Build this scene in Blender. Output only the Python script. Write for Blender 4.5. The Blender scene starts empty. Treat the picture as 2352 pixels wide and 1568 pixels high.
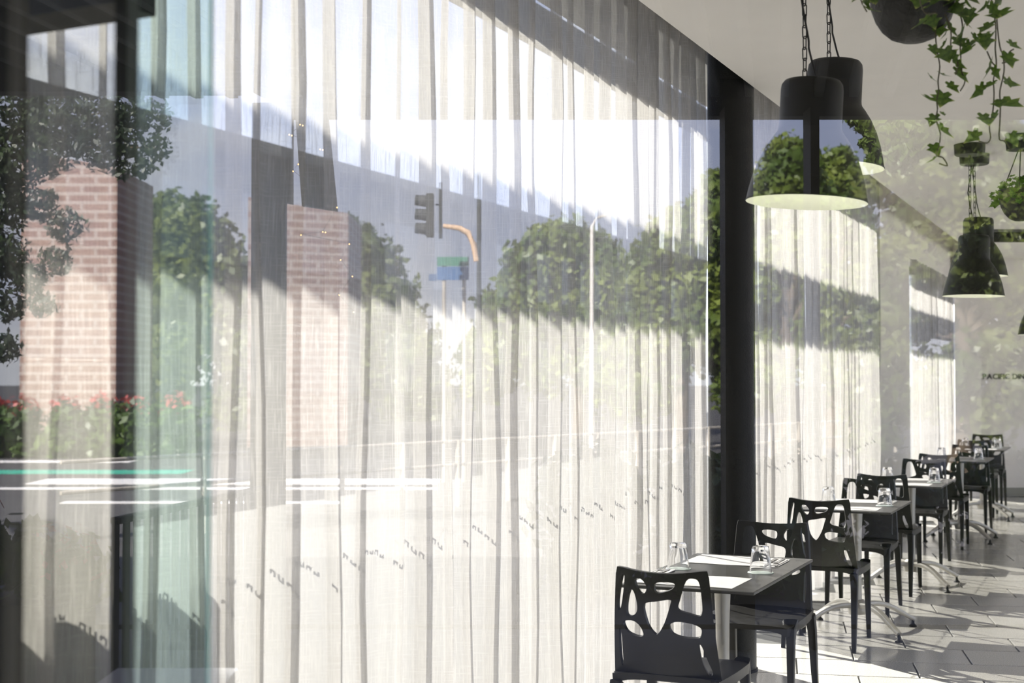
import bpy, bmesh, math, random
import numpy as np
from mathutils import Vector, Matrix
from mathutils.geometry import delaunay_2d_cdt
C = bpy.context.scene.collection
sc = bpy.context.scene
rnd = random.Random(7)
PI = math.pi

# ------------------------------------------------------------------ camera, sky, sun, exposure
FPX = 3267.0
PITCH = math.atan(80 / FPX)
cam_d = bpy.data.cameras.new('camera')
cam_d.sensor_width = 36.0
cam_d.lens = FPX / 2352 * 36
cam_d.clip_start = 0.05
cam_d.clip_end = 800
cam_d.dof.use_dof = True
cam_d.dof.focus_distance = 6.2
cam_d.dof.aperture_fstop = 4.0
cam = bpy.data.objects.new('camera', cam_d)
C.objects.link(cam)
cam.location = (0, 0, 1.5)
cam.rotation_euler = (PI / 2 + PITCH, 0, 0)
sc.camera = cam

w = bpy.data.worlds.new('sky')
sc.world = w
w.use_nodes = True
wn, wl = w.node_tree.nodes, w.node_tree.links
wn.clear()
wo = wn.new('ShaderNodeOutputWorld')
bg = wn.new('ShaderNodeBackground')
tc = wn.new('ShaderNodeTexCoord')
sep = wn.new('ShaderNodeSeparateXYZ')
wl.new(tc.outputs['Generated'], sep.inputs[0])
grad = wn.new('ShaderNodeValToRGB')
grad.color_ramp.elements[0].position = 0.0
grad.color_ramp.elements[0].color = (0.64, 0.68, 0.78, 1)
grad.color_ramp.elements[1].position = 0.45
grad.color_ramp.elements[1].color = (0.17, 0.28, 0.74, 1)
wl.new(sep.outputs['Z'], grad.inputs[0])
mp = wn.new('ShaderNodeMapping')
mp.inputs['Scale'].default_value = (1.0, 1.0, 2.2)
mp.inputs['Location'].default_value = (0.35, 0.1, 0.2)
wl.new(tc.outputs['Generated'], mp.inputs['Vector'])
nz = wn.new('ShaderNodeTexNoise')
nz.inputs['Scale'].default_value = 3.2
nz.inputs['Detail'].default_value = 7
nz.inputs['Roughness'].default_value = 0.52
wl.new(mp.outputs[0], nz.inputs['Vector'])
cr = wn.new('ShaderNodeValToRGB')
cr.color_ramp.elements[0].position = 0.46
cr.color_ramp.elements[1].position = 0.66
wl.new(nz.outputs['Fac'], cr.inputs[0])
mx = wn.new('ShaderNodeMix')
mx.data_type = 'RGBA'
wl.new(cr.outputs[0], mx.inputs['Factor'])
wl.new(grad.outputs[0], mx.inputs[6])
mx.inputs[7].default_value = (0.92, 0.92, 0.95, 1)
wl.new(mx.outputs[2], bg.inputs['Color'])
bg.inputs['Strength'].default_value = 1.42
wl.new(bg.outputs[0], wo.inputs['Surface'])

SUN_DIR = Vector((0.536 * 0.799, -0.844 * 0.799, -0.602)).normalized()
sd = bpy.data.lights.new('sun', 'SUN')
sd.energy = 14.5
sd.angle = math.radians(0.30)
sd.color = (1.0, 0.95, 0.88)
sun = bpy.data.objects.new('sun', sd)
C.objects.link(sun)
sun.rotation_euler = SUN_DIR.to_track_quat('-Z', 'Y').to_euler()

sc.view_settings.view_transform = 'Standard'
sc.view_settings.look = 'None'
sc.view_settings.gamma = 1.0
sc.view_settings.use_curve_mapping = False
sc.view_settings.exposure = 0.95
sc.cycles.transparent_max_bounces = 32
sc.cycles.max_bounces = 14
sc.cycles.diffuse_bounces = 6
sc.cycles.glossy_bounces = 6
sc.cycles.transmission_bounces = 12
sc.cycles.sample_clamp_indirect = 6.0


# ------------------------------------------------------------------ helpers
def ray(px, py):
    x = (px - 1176) / FPX
    y = -(py - 784) / FPX
    return Vector((x, math.cos(PITCH) - y * math.sin(PITCH), math.sin(PITCH) + y * math.cos(PITCH)))


def at_y(px, py, Y):
    r = ray(px, py)
    t = Y / r.y
    return Vector((r.x * t, Y, 1.5 + r.z * t))


def at_z(px, py, z):
    r = ray(px, py)
    t = (z - 1.5) / r.z
    return Vector((r.x * t, r.y * t, z))


GY = 1.6      # plane of the front glass


def mir(v):
    """a place seen in the front glass -> where it really stands, behind the camera"""
    return Vector((v[0], 2 * GY - v[1], v[2]))


def mat(name, col, rough=0.6, metal=0.0, spec=0.5, bump=0.0, bscale=60.0, var=0.0, vscale=6.0, coat=0.0):
    m = bpy.data.materials.new(name)
    m.use_nodes = True
    n, l = m.node_tree.nodes, m.node_tree.links
    b = n['Principled BSDF']
    b.inputs['Base Color'].default_value = (*col, 1)
    b.inputs['Roughness'].default_value = rough
    b.inputs['Metallic'].default_value = metal
    b.inputs['Specular IOR Level'].default_value = spec
    b.inputs['Coat Weight'].default_value = coat
    t = n.new('ShaderNodeTexCoord')
    if var > 0:
        z = n.new('ShaderNodeTexNoise')
        z.inputs['Scale'].default_value = vscale
        z.inputs['Detail'].default_value = 5
        l.new(t.outputs['Object'], z.inputs['Vector'])
        r = n.new('ShaderNodeValToRGB')
        r.color_ramp.elements[0].position = 0.3
        r.color_ramp.elements[1].position = 0.7
        r.color_ramp.elements[0].color = (*[max(0, c * (1 - var)) for c in col], 1)
        r.color_ramp.elements[1].color = (*[min(1, c * (1 + var)) for c in col], 1)
        l.new(z.outputs['Fac'], r.inputs[0])
        l.new(r.outputs[0], b.inputs['Base Color'])
    if bump > 0:
        z2 = n.new('ShaderNodeTexNoise')
        z2.inputs['Scale'].default_value = bscale
        z2.inputs['Detail'].default_value = 3
        l.new(t.outputs['Object'], z2.inputs['Vector'])
        bp = n.new('ShaderNodeBump')
        bp.inputs['Strength'].default_value = bump
        bp.inputs['Distance'].default_value = 0.01
        l.new(z2.outputs['Fac'], bp.inputs['Height'])
        l.new(bp.outputs[0], b.inputs['Normal'])
    return m


def glass_mat(name, tint, refl, rough=0.0):
    """architectural sheet glass: clear with a mirror coat on each face"""
    m = bpy.data.materials.new(name)
    m.use_nodes = True
    n, l = m.node_tree.nodes, m.node_tree.links
    n.clear()
    o = n.new('ShaderNodeOutputMaterial')
    t = n.new('ShaderNodeBsdfTransparent')
    t.inputs[0].default_value = (*tint, 1)
    g = n.new('ShaderNodeBsdfGlossy')
    g.inputs['Roughness'].default_value = rough
    g.inputs['Color'].default_value = (1, 1, 1, 1)
    fr = n.new('ShaderNodeFresnel')
    fr.inputs['IOR'].default_value = 1.45
    ge = n.new('ShaderNodeNewGeometry')
    ft = n.new('ShaderNodeMath')          # reflect at the outer face only
    ft.operation = 'SUBTRACT'
    ft.inputs[0].default_value = 1.0
    l.new(ge.outputs['Backfacing'], ft.inputs[1])
    fm = n.new('ShaderNodeMath')
    fm.operation = 'MULTIPLY'
    ad = n.new('ShaderNodeMath')
    ad.operation = 'MULTIPLY_ADD'
    ad.use_clamp = True
    ad.inputs[1].default_value = 1.6
    ad.inputs[2].default_value = refl
    l.new(fr.outputs[0], ad.inputs[0])
    mxs = n.new('ShaderNodeMixShader')
    l.new(ad.outputs[0], fm.inputs[0])
    l.new(ft.outputs[0], fm.inputs[1])
    l.new(fm.outputs[0], mxs.inputs[0])
    l.new(t.outputs[0], mxs.inputs[1])
    l.new(g.outputs[0], mxs.inputs[2])
    l.new(mxs.outputs[0], o.inputs['Surface'])
    return m


def leaf_mat(name, c1, c2, scale=30.0, trans=0.35, edge=None):
    m = bpy.data.materials.new(name)
    m.use_nodes = True
    n, l = m.node_tree.nodes, m.node_tree.links
    n.clear()
    o = n.new('ShaderNodeOutputMaterial')
    d = n.new('ShaderNodeBsdfPrincipled')
    d.inputs['Roughness'].default_value = 0.45
    tr = n.new('ShaderNodeBsdfTranslucent')
    tcx = n.new('ShaderNodeTexCoord')
    z = n.new('ShaderNodeTexNoise')
    z.inputs['Scale'].default_value = scale
    l.new(tcx.outputs['Object'], z.inputs['Vector'])
    r = n.new('ShaderNodeValToRGB')
    r.color_ramp.elements[0].position = 0.35
    r.color_ramp.elements[1].position = 0.65
    r.color_ramp.elements[0].color = (*c1, 1)
    r.color_ramp.elements[1].color = (*c2, 1)
    l.new(z.outputs['Fac'], r.inputs[0])
    col = r.outputs[0]
    if edge is not None:
        # pale rim of a variegated ivy leaf: distance from the leaf's own centre
        ln = n.new('ShaderNodeVectorMath')
        ln.operation = 'LENGTH'
        l.new(tcx.outputs['Object'], ln.inputs[0])
        mr = n.new('ShaderNodeMapRange')
        mr.inputs['From Min'].default_value = 0.62
        mr.inputs['From Max'].default_value = 0.9
        l.new(ln.outputs['Value'], mr.inputs['Value'])
        mx2 = n.new('ShaderNodeMix')
        mx2.data_type = 'RGBA'
        l.new(mr.outputs[0], mx2.inputs['Factor'])
        l.new(col, mx2.inputs[6])
        mx2.inputs[7].default_value = (*edge, 1)
        col = mx2.outputs[2]
    l.new(col, d.inputs['Base Color'])
    l.new(col, tr.inputs['Color'])
    ms = n.new('ShaderNodeMixShader')
    ms.inputs[0].default_value = trans
    l.new(d.outputs[0], ms.inputs[1])
    l.new(tr.outputs[0], ms.inputs[2])
    l.new(ms.outputs[0], o.inputs['Surface'])
    return m


class MB:
    def __init__(s):
        s.v, s.f = [], []

    def add(s, vs, fs):
        k = len(s.v)
        s.v += [tuple(v) for v in vs]
        s.f += [tuple(i + k for i in f) for f in fs]
        return s

    def box(s, cx, cy, cz, sx, sy, sz, M=None):
        vs = [Vector((x * sx / 2, y * sy / 2, z * sz / 2)) for x in (-1, 1) for y in (-1, 1) for z in (-1, 1)]
        if M is not None:
            vs = [M @ v for v in vs]
        vs = [v + Vector((cx, cy, cz)) for v in vs]
        return s.add(vs, [(0, 1, 3, 2), (4, 6, 7, 5), (0, 4, 5, 1), (2, 3, 7, 6), (0, 2, 6, 4), (1, 5, 7, 3)])

    def prism(s, pts, z0, z1):
        n = len(pts)
        vs = [(p[0], p[1], z0) for p in pts] + [(p[0], p[1], z1) for p in pts]
        fs = [tuple(range(n - 1, -1, -1)), tuple(range(n, 2 * n))]
        fs += [(i, (i + 1) % n, n + (i + 1) % n, n + i) for i in range(n)]
        return s.add(vs, fs)

    def tube(s, pts, rs, seg=8, cap=True, sq=None):
        pts = [Vector(p) for p in pts]
        if not isinstance(rs, (list, tuple)):
            rs = [rs] * len(pts)
        k = len(s.v)
        up = Vector((0, 0, 1))
        for i, p in enumerate(pts):
            a = pts[max(0, i - 1)]
            b = pts[min(len(pts) - 1, i + 1)]
            t = (b - a).normalized()
            ref = up if abs(t.z) < 0.9 else Vector((0, 1, 0))
            x = t.cross(ref).normalized()
            y = x.cross(t).normalized()
            for j in range(seg):
                an = 2 * PI * (j + 0.5) / seg
                cx, cy = math.cos(an), math.sin(an)
                if sq:  # rounded rectangle section, sq = (scale x, scale y)
                    e = 0.45
                    cx = math.copysign(abs(cx) ** e, cx) * sq[0]
                    cy = math.copysign(abs(cy) ** e, cy) * sq[1]
                s.v.append(tuple(p + x * cx * rs[i] + y * cy * rs[i]))
        for i in range(len(pts) - 1):
            for j in range(seg):
                a, b = k + i * seg + j, k + i * seg + (j + 1) % seg
                s.f.append((a, b, b + seg, a + seg))
        if cap:
            s.f.append(tuple(k + j for j in range(seg - 1, -1, -1)))
            e = k + (len(pts) - 1) * seg
            s.f.append(tuple(e + j for j in range(seg)))
        return s

    def lathe(s, prof, seg=32, c=(0, 0, 0), M=None):
        k = len(s.v)
        for r, z in prof:
            for j in range(seg):
                a = 2 * PI * j / seg
                v = Vector((r * math.cos(a), r * math.sin(a), z))
                if M is not None:
                    v = M @ v
                s.v.append(tuple(v + Vector(c)))
        for i in range(len(prof) - 1):
            for j in range(seg):
                a, b = k + i * seg + j, k + i * seg + (j + 1) % seg
                s.f.append((a, b, b + seg, a + seg))
        return s

    def link(s, c, r, L, wire, ang, seg=14, sub=6):
        """an elongated chain link, upright, turned by ang"""
        pts = []
        for i in range(seg):
            a = 2 * PI * i / seg
            x, z = math.cos(a) * r, math.sin(a) * r
            z += (L / 2 - r) * (1 if z >= 0 else -1)
            pts.append(Vector((x * math.cos(ang), x * math.sin(ang), z)) + Vector(c))
        pts.append(pts[0])
        return s.tube(pts, wire, sub, cap=False)

    def build(s, name, m=None, parent=None, smooth=0, loc=None):
        me = bpy.data.meshes.new(name)
        me.from_pydata(s.v, [], s.f)
        me.update()
        if smooth:
            me.shade_smooth()
            me.set_sharp_from_angle(angle=math.radians(smooth))
        if m:
            me.materials.append(m)
        o = bpy.data.objects.new(name, me)
        C.objects.link(o)
        if parent:
            o.parent = parent
        if loc is not None:
            o.location = loc
        return o


def normals_out(o):
    bm = bmesh.new()
    bm.from_mesh(o.data)
    bmesh.ops.recalc_face_normals(bm, faces=bm.faces)
    bm.to_mesh(o.data)
    bm.free()
    return o


def bevel(o, wd, seg=2):
    m = o.modifiers.new('bevel', 'BEVEL')
    m.width = wd
    m.segments = seg
    m.limit_method = 'ANGLE'
    return o


def tag(o, label=None, cat=None, group=None, kind=None):
    if label:
        o['label'] = label
    if cat:
        o['category'] = cat
    if group:
        o['group'] = group
    if kind:
        o['kind'] = kind
    return o


def thing(name, label, cat, loc=(0, 0, 0), rz=0, group=None):
    o = bpy.data.objects.new(name, None)
    o.empty_display_size = 0.1
    C.objects.link(o)
    o.location = loc
    o.rotation_euler = (0, 0, rz)
    return tag(o, label, cat, group)


KIDS = {}


def dup(o, parent=None, loc=None, rz=None, label=None):
    c = o.copy()
    C.objects.link(c)
    if parent:
        c.parent = parent
    if loc is not None:
        c.location = loc
    if rz is not None:
        c.rotation_euler = (0, 0, rz)
    if label:
        c['label'] = label
    for ch in list(o.children):
        dup(ch, c)
    return c


def struct(o):
    o['kind'] = 'structure'
    return o


# facade frame: s along the curtain wall (away from camera), off towards the room
TH = math.radians(23.7)
D = Vector((math.sin(TH), math.cos(TH), 0))
N = Vector((math.cos(TH), -math.sin(TH), 0))
P0 = Vector((2.264, 10.36, 0))
RZ = -TH        # turns local +y into D


def P(s, off=0, z=0):
    return P0 + D * s + N * off + Vector((0, 0, z))


def sZ(Z):
    return (Z - 10.36) / D.y


def pbox(mb, s0, s1, o0, o1, z0, z1):
    pts = [P(s0, o0), P(s1, o0), P(s1, o1), P(s0, o1)]
    return mb.prism([(p.x, p.y) for p in pts], z0, z1)


# ------------------------------------------------------------------ materials
M_WALL = mat('wall_paint', (0.88, 0.85, 0.81), 0.7, var=0.02, bump=0.03, bscale=80)
M_CEIL = mat('ceiling_paint', (0.90, 0.87, 0.83), 0.75, var=0.015, bump=0.02, bscale=60)
M_FRAME = mat('dark_aluminium', (0.018, 0.019, 0.017), 0.4, var=0.2)
M_COL = mat('column_black', (0.006, 0.0065, 0.005), 0.45, spec=0.3, bump=0.25, bscale=120)
M_CHAIR = mat('chair_plastic', (0.009, 0.0085, 0.0075), 0.38, spec=0.4, var=0.15, bump=0.02, bscale=200)
M_TOP = mat('table_laminate', (0.062, 0.060, 0.056), 0.30, var=0.2, vscale=14)
M_ALU = mat('brushed_aluminium', (0.50, 0.48, 0.43), 0.42, metal=0.75, var=0.06)
M_RUB = mat('black_rubber', (0.02, 0.02, 0.02), 0.7)
M_PAPER = mat('white_paper', (0.56, 0.545, 0.53), 0.8, bump=0.02)
M_STEEL = mat('cutlery_steel', (0.7, 0.7, 0.7), 0.18, metal=1.0)
M_COAST = mat('coaster_card', (0.72, 0.80, 0.74), 0.7, var=0.25, vscale=30)
M_LAMP = mat('lamp_enamel', (0.013, 0.013, 0.011), 0.5, spec=0.35, bump=0.02, bscale=150)
M_LAMPIN = mat('lamp_white_inside', (0.86, 0.87, 0.78), 0.55)
M_BULB = mat('frosted_bulb', (0.9, 0.9, 0.86), 0.3)
M_CHAIN = mat('dark_chain', (0.03, 0.028, 0.024), 0.4, metal=0.5)
M_CORD = mat('black_cord', (0.02, 0.02, 0.018), 0.6)
M_BOWL = mat('woven_black_bowl', (0.022, 0.021, 0.018), 0.55, bump=0.6, bscale=70)
M_SOIL = mat('soil', (0.05, 0.035, 0.02), 0.9, bump=0.5)
M_STEM = mat('vine_stem', (0.10, 0.09, 0.045), 0.6)
M_IVY = leaf_mat('ivy_leaf', (0.07, 0.13, 0.025), (0.15, 0.25, 0.04), 3.0, 0.5, edge=(0.50, 0.55, 0.16))
M_IVYB = leaf_mat('fern_leaf', (0.07, 0.17, 0.02), (0.16, 0.33, 0.04), 3.0, 0.45)
M_LETTER = mat('dark_lettering', (0.03, 0.03, 0.028), 0.4)
M_VENT = mat('vent_grey', (0.16, 0.165, 0.15), 0.5)
M_GROUT = mat('grout', (0.035, 0.034, 0.03), 0.7)
M_BLACK = mat('black_panel', (0.012, 0.013, 0.011), 0.5, var=0.2)  # plain near-black for jamb, stile and slab
M_FRONT = glass_mat('front_glass', (0.97, 0.975, 0.97), 0.10)
M_FAC = glass_mat('facade_glass', (0.97, 0.98, 0.975), 0.0)
M_GREY = glass_mat('grey_tinted_glass', (0.84, 0.84, 0.82), 0.0)
M_TEAL = glass_mat('teal_tinted_glass', (0.78, 0.865, 0.845), 0.0)
M_EDGE = mat('glass_edge', (0.25, 0.62, 0.60), 0.25)


def tile_mat():
    m = bpy.data.materials.new('terrazzo')
    m.use_nodes = True
    n, l = m.node_tree.nodes, m.node_tree.links
    b = n['Principled BSDF']
    t = n.new('ShaderNodeTexCoord')
    oi = n.new('ShaderNodeObjectInfo')
    z = n.new('ShaderNodeTexNoise')
    z.inputs['Scale'].default_value = 170
    z.inputs['Detail'].default_value = 2
    l.new(t.outputs['Object'], z.inputs['Vector'])
    r = n.new('ShaderNodeValToRGB')
    r.color_ramp.elements[0].position = 0.36
    r.color_ramp.elements[1].position = 0.62
    r.color_ramp.elements[0].color = (0.31, 0.30, 0.27, 1)
    r.color_ramp.elements[1].color = (0.50, 0.485, 0.445, 1)
    l.new(z.outputs['Fac'], r.inputs[0])
    mr = n.new('ShaderNodeMapRange')
    mr.inputs['To Min'].default_value = 0.88
    mr.inputs['To Max'].default_value = 1.08
    l.new(oi.outputs['Random'], mr.inputs['Value'])
    mm = n.new('ShaderNodeMix')
    mm.data_type = 'RGBA'
    mm.blend_type = 'MULTIPLY'
    mm.inputs['Factor'].default_value = 1
    l.new(r.outputs[0], mm.inputs[6])
    l.new(mr.outputs[0], mm.inputs[7])
    l.new(mm.outputs[2], b.inputs['Base Color'])
    b.inputs['Roughness'].default_value = 0.16
    b.inputs['Specular IOR Level'].default_value = 0.6
    return m


M_TILE = tile_mat()


def curtain_mat():
    m = bpy.data.materials.new('sheer_linen')
    m.use_nodes = True
    n, l = m.node_tree.nodes, m.node_tree.links
    n.clear()
    o = n.new('ShaderNodeOutputMaterial')
    uv = n.new('ShaderNodeTexCoord')

    def thread(sx, sy, lo, hi, det=3.0):
        mpn = n.new('ShaderNodeMapping')
        mpn.inputs['Scale'].default_value = (sx, sy, 1)
        l.new(uv.outputs['UV'], mpn.inputs['Vector'])
        nn = n.new('ShaderNodeTexNoise')
        nn.inputs['Scale'].default_value = 1.0
        nn.inputs['Detail'].default_value = det
        l.new(mpn.outputs[0], nn.inputs['Vector'])
        mrn = n.new('ShaderNodeMapRange')
        mrn.inputs['From Min'].default_value = lo
        mrn.inputs['From Max'].default_value = hi
        mrn.clamp = True
        l.new(nn.outputs['Fac'], mrn.inputs['Value'])
        return mrn.outputs[0]
    a = thread(230, 9, 0.50, 0.68)      # upright slubs
    b = thread(10, 210, 0.52, 0.70)     # cross slubs
    c = thread(7, 0.8, 0.30, 0.70)      # broad streaks
    mxm = n.new('ShaderNodeMath')
    mxm.operation = 'MAXIMUM'
    l.new(a, mxm.inputs[0])
    hb_ = n.new('ShaderNodeMath')
    hb_.operation = 'MULTIPLY'
    hb_.inputs[1].default_value = 0.6
    l.new(b, hb_.inputs[0])
    l.new(hb_.outputs[0], mxm.inputs[1])
    ma = n.new('ShaderNodeMath')
    ma.operation = 'MULTIPLY_ADD'
    l.new(c, ma.inputs[0])
    ma.inputs[1].default_value = 0.25
    l.new(mxm.outputs[0], ma.inputs[2])
    dens = n.new('ShaderNodeMapRange')     # how open the weave is
    dens.inputs['From Min'].default_value = 0.0
    dens.inputs['From Max'].default_value = 1.2
    dens.inputs['To Min'].default_value = 0.46
    dens.inputs['To Max'].default_value = 0.20
    l.new(ma.outputs[0], dens.inputs['Value'])
    tp = n.new('ShaderNodeBsdfTransparent')
    tp.inputs[0].default_value = (1, 1, 1, 1)
    tl = n.new('ShaderNodeBsdfTranslucent')
    tl.inputs['Color'].default_value = (0.385, 0.37, 0.355, 1)
    df = n.new('ShaderNodeBsdfDiffuse')
    df.inputs['Color'].default_value = (0.66, 0.64, 0.615, 1)
    m1 = n.new('ShaderNodeMixShader')
    m1.inputs[0].default_value = 0.55
    l.new(tl.outputs[0], m1.inputs[1])
    l.new(df.outputs[0], m1.inputs[2])
    m2 = n.new('ShaderNodeMixShader')
    l.new(dens.outputs[0], m2.inputs[0])
    l.new(m1.outputs[0], m2.inputs[1])
    l.new(tp.outputs[0], m2.inputs[2])
    l.new(m2.outputs[0], o.inputs['Surface'])
    return m


M_CURT = curtain_mat()

# ------------------------------------------------------------------ large structure
# ground outside and the front deck
struct(MB().box(0, 0, -0.16, 500, 500, 0.02).build('ground', mat('paving_ground', (0.035, 0.033, 0.031), 0.85, var=0.1, vscale=0.3)))

# room shell
CEIL = 2.98
fl = struct(MB().prism([(P(-9.6, 0.0).x - 0.2, 1.62), (P(9.2, -0.28).x, 18.1), (13, 18.1), (13, 1.62), ], -0.12, -0.012).build('floor', M_GROUT))
G1 = Vector((math.sin(math.radians(10.5)), math.cos(math.radians(10.5)), 0))
G2 = Vector((G1.y, -G1.x, 0))
T0 = at_z(2190, 1462, 0)          # a tile corner found in the photograph
tile_me = None
field = MB()
TL, TWD = 0.60, 0.40
gap = 0.0042
tile_n = 0


def tile_mesh():
    mb = MB()
    hx, hy, b_ = TL / 2 - gap, TWD / 2 - gap, 0.0025
    vs = [(-hx, -hy, -0.011), (hx, -hy, -0.011), (hx, hy, -0.011), (-hx, hy, -0.011),
          (-hx, -hy, -b_), (hx, -hy, -b_), (hx, hy, -b_), (-hx, hy, -b_),
          (-hx + b_, -hy + b_, 0), (hx - b_, -hy + b_, 0), (hx - b_, hy - b_, 0), (-hx + b_, hy - b_, 0)]
    fs = [(0, 1, 5, 4), (1, 2, 6, 5), (2, 3, 7, 6), (3, 0, 4, 7), (4, 5, 9, 8), (5, 6, 10, 9), (6, 7, 11, 10), (7, 4, 8, 11), (8, 9, 10, 11)]
    return mb.add(vs, fs)


tm = tile_mesh()
floor_poly_left = lambda y: P(sZ(y)).x - 0.24
rot10 = math.atan2(G2.y, G2.x)
R10 = Matrix.Rotation(rot10, 3, 'Z')
for j in range(-20, 36):
    for i in range(-14, 22):
        c = T0 + G1 * (j * TWD + TWD / 2) + G2 * ((i + 0.5 + 0.5 * (j % 2)) * TL)
        if not (1.9 < c.y < 17.7 and c.x < 12.5 and c.x > floor_poly_left(c.y) + 0.28):
            continue
        X = c.x / c.y * FPX + 1176
        if 1400 < X < 2420 and 6.1 < c.y < 14.6 and c.x > P(sZ(c.y)).x - 0.1 and tile_n < 298:
            if tile_me is None:
                t_ = tm.build('tile', M_TILE, fl)
                tile_me = t_.data
            else:
                t_ = bpy.data.objects.new('tile', tile_me)
                C.objects.link(t_)
                t_.parent = fl
            t_.location = c
            t_.rotation_euler = (0, 0, rot10)
            tile_n += 1
        else:
            field.add([R10 @ Vector(v) + c for v in tm.v], tm.f)
fo = field.build('tile_field', M_TILE, fl)
fo['kind'] = 'stuff'

roof_pts = [P(-9.9, -0.52), P(9.4, -0.52), Vector((13, 19, 0)), Vector((13, 1.5, 0)), Vector((P(-9.9, -0.52).x, 1.5, 0))]
struct(MB().prism([(p.x, p.y) for p in [P(-9.9, 0.31), P(8.42, 0.31), Vector((13, 17.99, 0)), Vector((13, 1.62, 0))]], CEIL, 3.449).build('ceiling', M_CEIL))
struct(MB().prism([(p.x, p.y) for p in [P(-9.9, -0.74), P(9.4, -0.74), Vector((13, 19, 0)), Vector((13, 1.5, 0))]], 3.45, 3.85).build('roof', M_CEIL))
# wall pieces on the curtain side
wl_ = MB()
pbox(wl_, 2.48, 4.48, -0.26, -0.02, 0, 3.449)
struct(wl_.build('wall_left', M_WALL))
wl2 = MB()
pbox(wl2, 4.48, 8.6, -0.26, -0.03, 2.72, 3.449)
struct(wl2.build('trim_1', M_WALL))
struct(MB().box(9.4, 18.06, 1.7, 8.0, 0.2, 3.49).build('wall_far', M_WALL))
struct(MB().box(5.685, 17.86, 1.49, 0.33, 0.25, 2.978).build('trim_2', M_WALL))
struct(MB().box(12.9, 9.8, 0.35, 0.2, 16.5, 0.7).build('wall_right', M_WALL))
w5 = bpy.data.objects.new('window_5', None)  # unseen glazing added on the right to let more daylight into the room
C.objects.link(w5)
struct(w5)
MB().box(12.9, 9.8, 1.97, 0.012, 16.4, 2.54).build('pane', M_FAC, w5)
for k in range(7):
    MB().box(12.9, 1.7 + 2.7 * k, 1.97, 0.06, 0.06, 2.54).build('mullion', M_FRAME, w5)
struct(MB().box(9.4, 17.945, 0.05, 7.1, 0.02, 0.10).build('baseboard_far', mat('grey_skirting', (0.33, 0.32, 0.29), 0.5)))

struct(MB().box(27.1, 10, -0.10, 28, 60, 0.10).build('bounce_terrace', mat('bounce_concrete', (0.72, 0.68, 0.62), 0.85, var=0.06)))  # unseen pale slab added to bounce sunlight up to the ceiling
# facade glazing behind the curtains: window_2 .. window_4
OG = -0.24


def facade(k, s0, s1, z0, z1):
    w_ = bpy.data.objects.new('window_%d' % k, None)
    C.objects.link(w_)
    struct(w_)
    fr = MB()
    pbox(fr, s0, s0 + 0.05, OG - 0.05, OG + 0.02, z0, z1)
    pbox(fr, s1 - 0.05, s1, OG - 0.05, OG + 0.02, z0, z1)
    pbox(fr, s0, s1, OG - 0.05, OG + 0.02, z0, z0 + 0.05)
    pbox(fr, s0, s1, OG - 0.05, OG + 0.02, z1 - 0.05, z1)
    fr.build('window_frame', M_FRAME, w_)
    g = MB()
    pbox(g, s0 + 0.045, s1 - 0.045, OG - 0.016, OG - 0.008, z0 + 0.045, z1 - 0.045)
    g.build('pane', M_FAC, w_)
    return w_


facade(2, -9.7, -3.30, 0, 3.449)
facade(3, -3.24, 2.48, 0, 3.449)
facade(4, 4.48, 8.6, 0, 2.72)

# the beam of the sunshade outside the curtain wall
sb = MB()
BO = 3.3
pbox(sb, -20, 22, -BO - 0.05, -BO + 0.05, 1.763 + 0.908 * BO, 2.155 + 0.908 * BO)
for ss in (-19.9, 21.8):
    pbox(sb, ss, ss + 0.12, -BO - 0.06, -BO + 0.06, -0.15, 1.9 + 0.908 * BO)
tag(sb.build('sunshade_beam', M_FRAME), 'long dark sunshade beam on posts outside the curtained glass wall', 'beam')

# front glass between camera and dining room
wf = bpy.data.objects.new('window_1', None)
C.objects.link(wf)
struct(wf)
MB().box(1.5, GY, 1.62, 9.5, 0.012, 3.3).build('pane', M_FRONT, wf)

# door on the left: jamb, stile, tinted leaves
dr = bpy.data.objects.new('door_1', None)
C.objects.link(dr)
struct(dr)
Yd = 1.66
xj = (45 - 1176) / FPX * Yd
MB().box(xj - 0.115, Yd, 1.62, 0.22, 0.07, 3.24).build('jamb', M_BLACK, dr)
x0, x1 = (272 - 1176) / FPX * Yd, (301 - 1176) / FPX * Yd
MB().box((x0 + x1) / 2, Yd, 1.62, x1 - x0, 0.05, 3.24).build('stile', M_BLACK, dr)
MB().box((xj + x0) / 2, Yd, 1.62, x0 - xj, 0.010, 3.24).build('grey_pane', M_GREY, dr)['label'] = 'grey tinted glass leaf'
Yt = 1.72
x2 = (470 - 1176) / FPX * Yt
MB().box((x1 + x2) / 2 - 0.005, Yt, 1.62, x2 - x1 + 0.02, 0.010, 3.24).build('teal_pane', M_TEAL, dr)['label'] = 'teal tinted glass leaf'
MB().box(x2 + 0.0065, Yt, 1.62, 0.002, 0.012, 3.24).build('pane_edge', M_EDGE, dr)['label'] = 'bright teal cut edge of the glass leaf'
# near-black upright slab set high behind the door leaf
bk = MB()
A, B = Vector((-1.25, 2.60, 0)), Vector((-0.645, 2.29, 0))
q = (B - A).normalized()
qn = Vector((-q.y, q.x, 0))
bk.prism([(p.x, p.y) for p in (A, B, B + qn * 0.10, A + qn * 0.10)], 2.105, 3.24)
struct(bk.build('trim_3', M_BLACK))

# column
colp = MB().lathe([(0.0, 0), (0.128, 0), (0.128, 0.012), (0.121, 0.016), (0.119, 3.4495)], 40)
cc = Vector((1.13, 7.32, 0))
co = colp.build('column', M_COL, smooth=40, loc=cc)
tag(co, 'round black structural column between the first and second sheer curtains', 'column')


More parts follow.
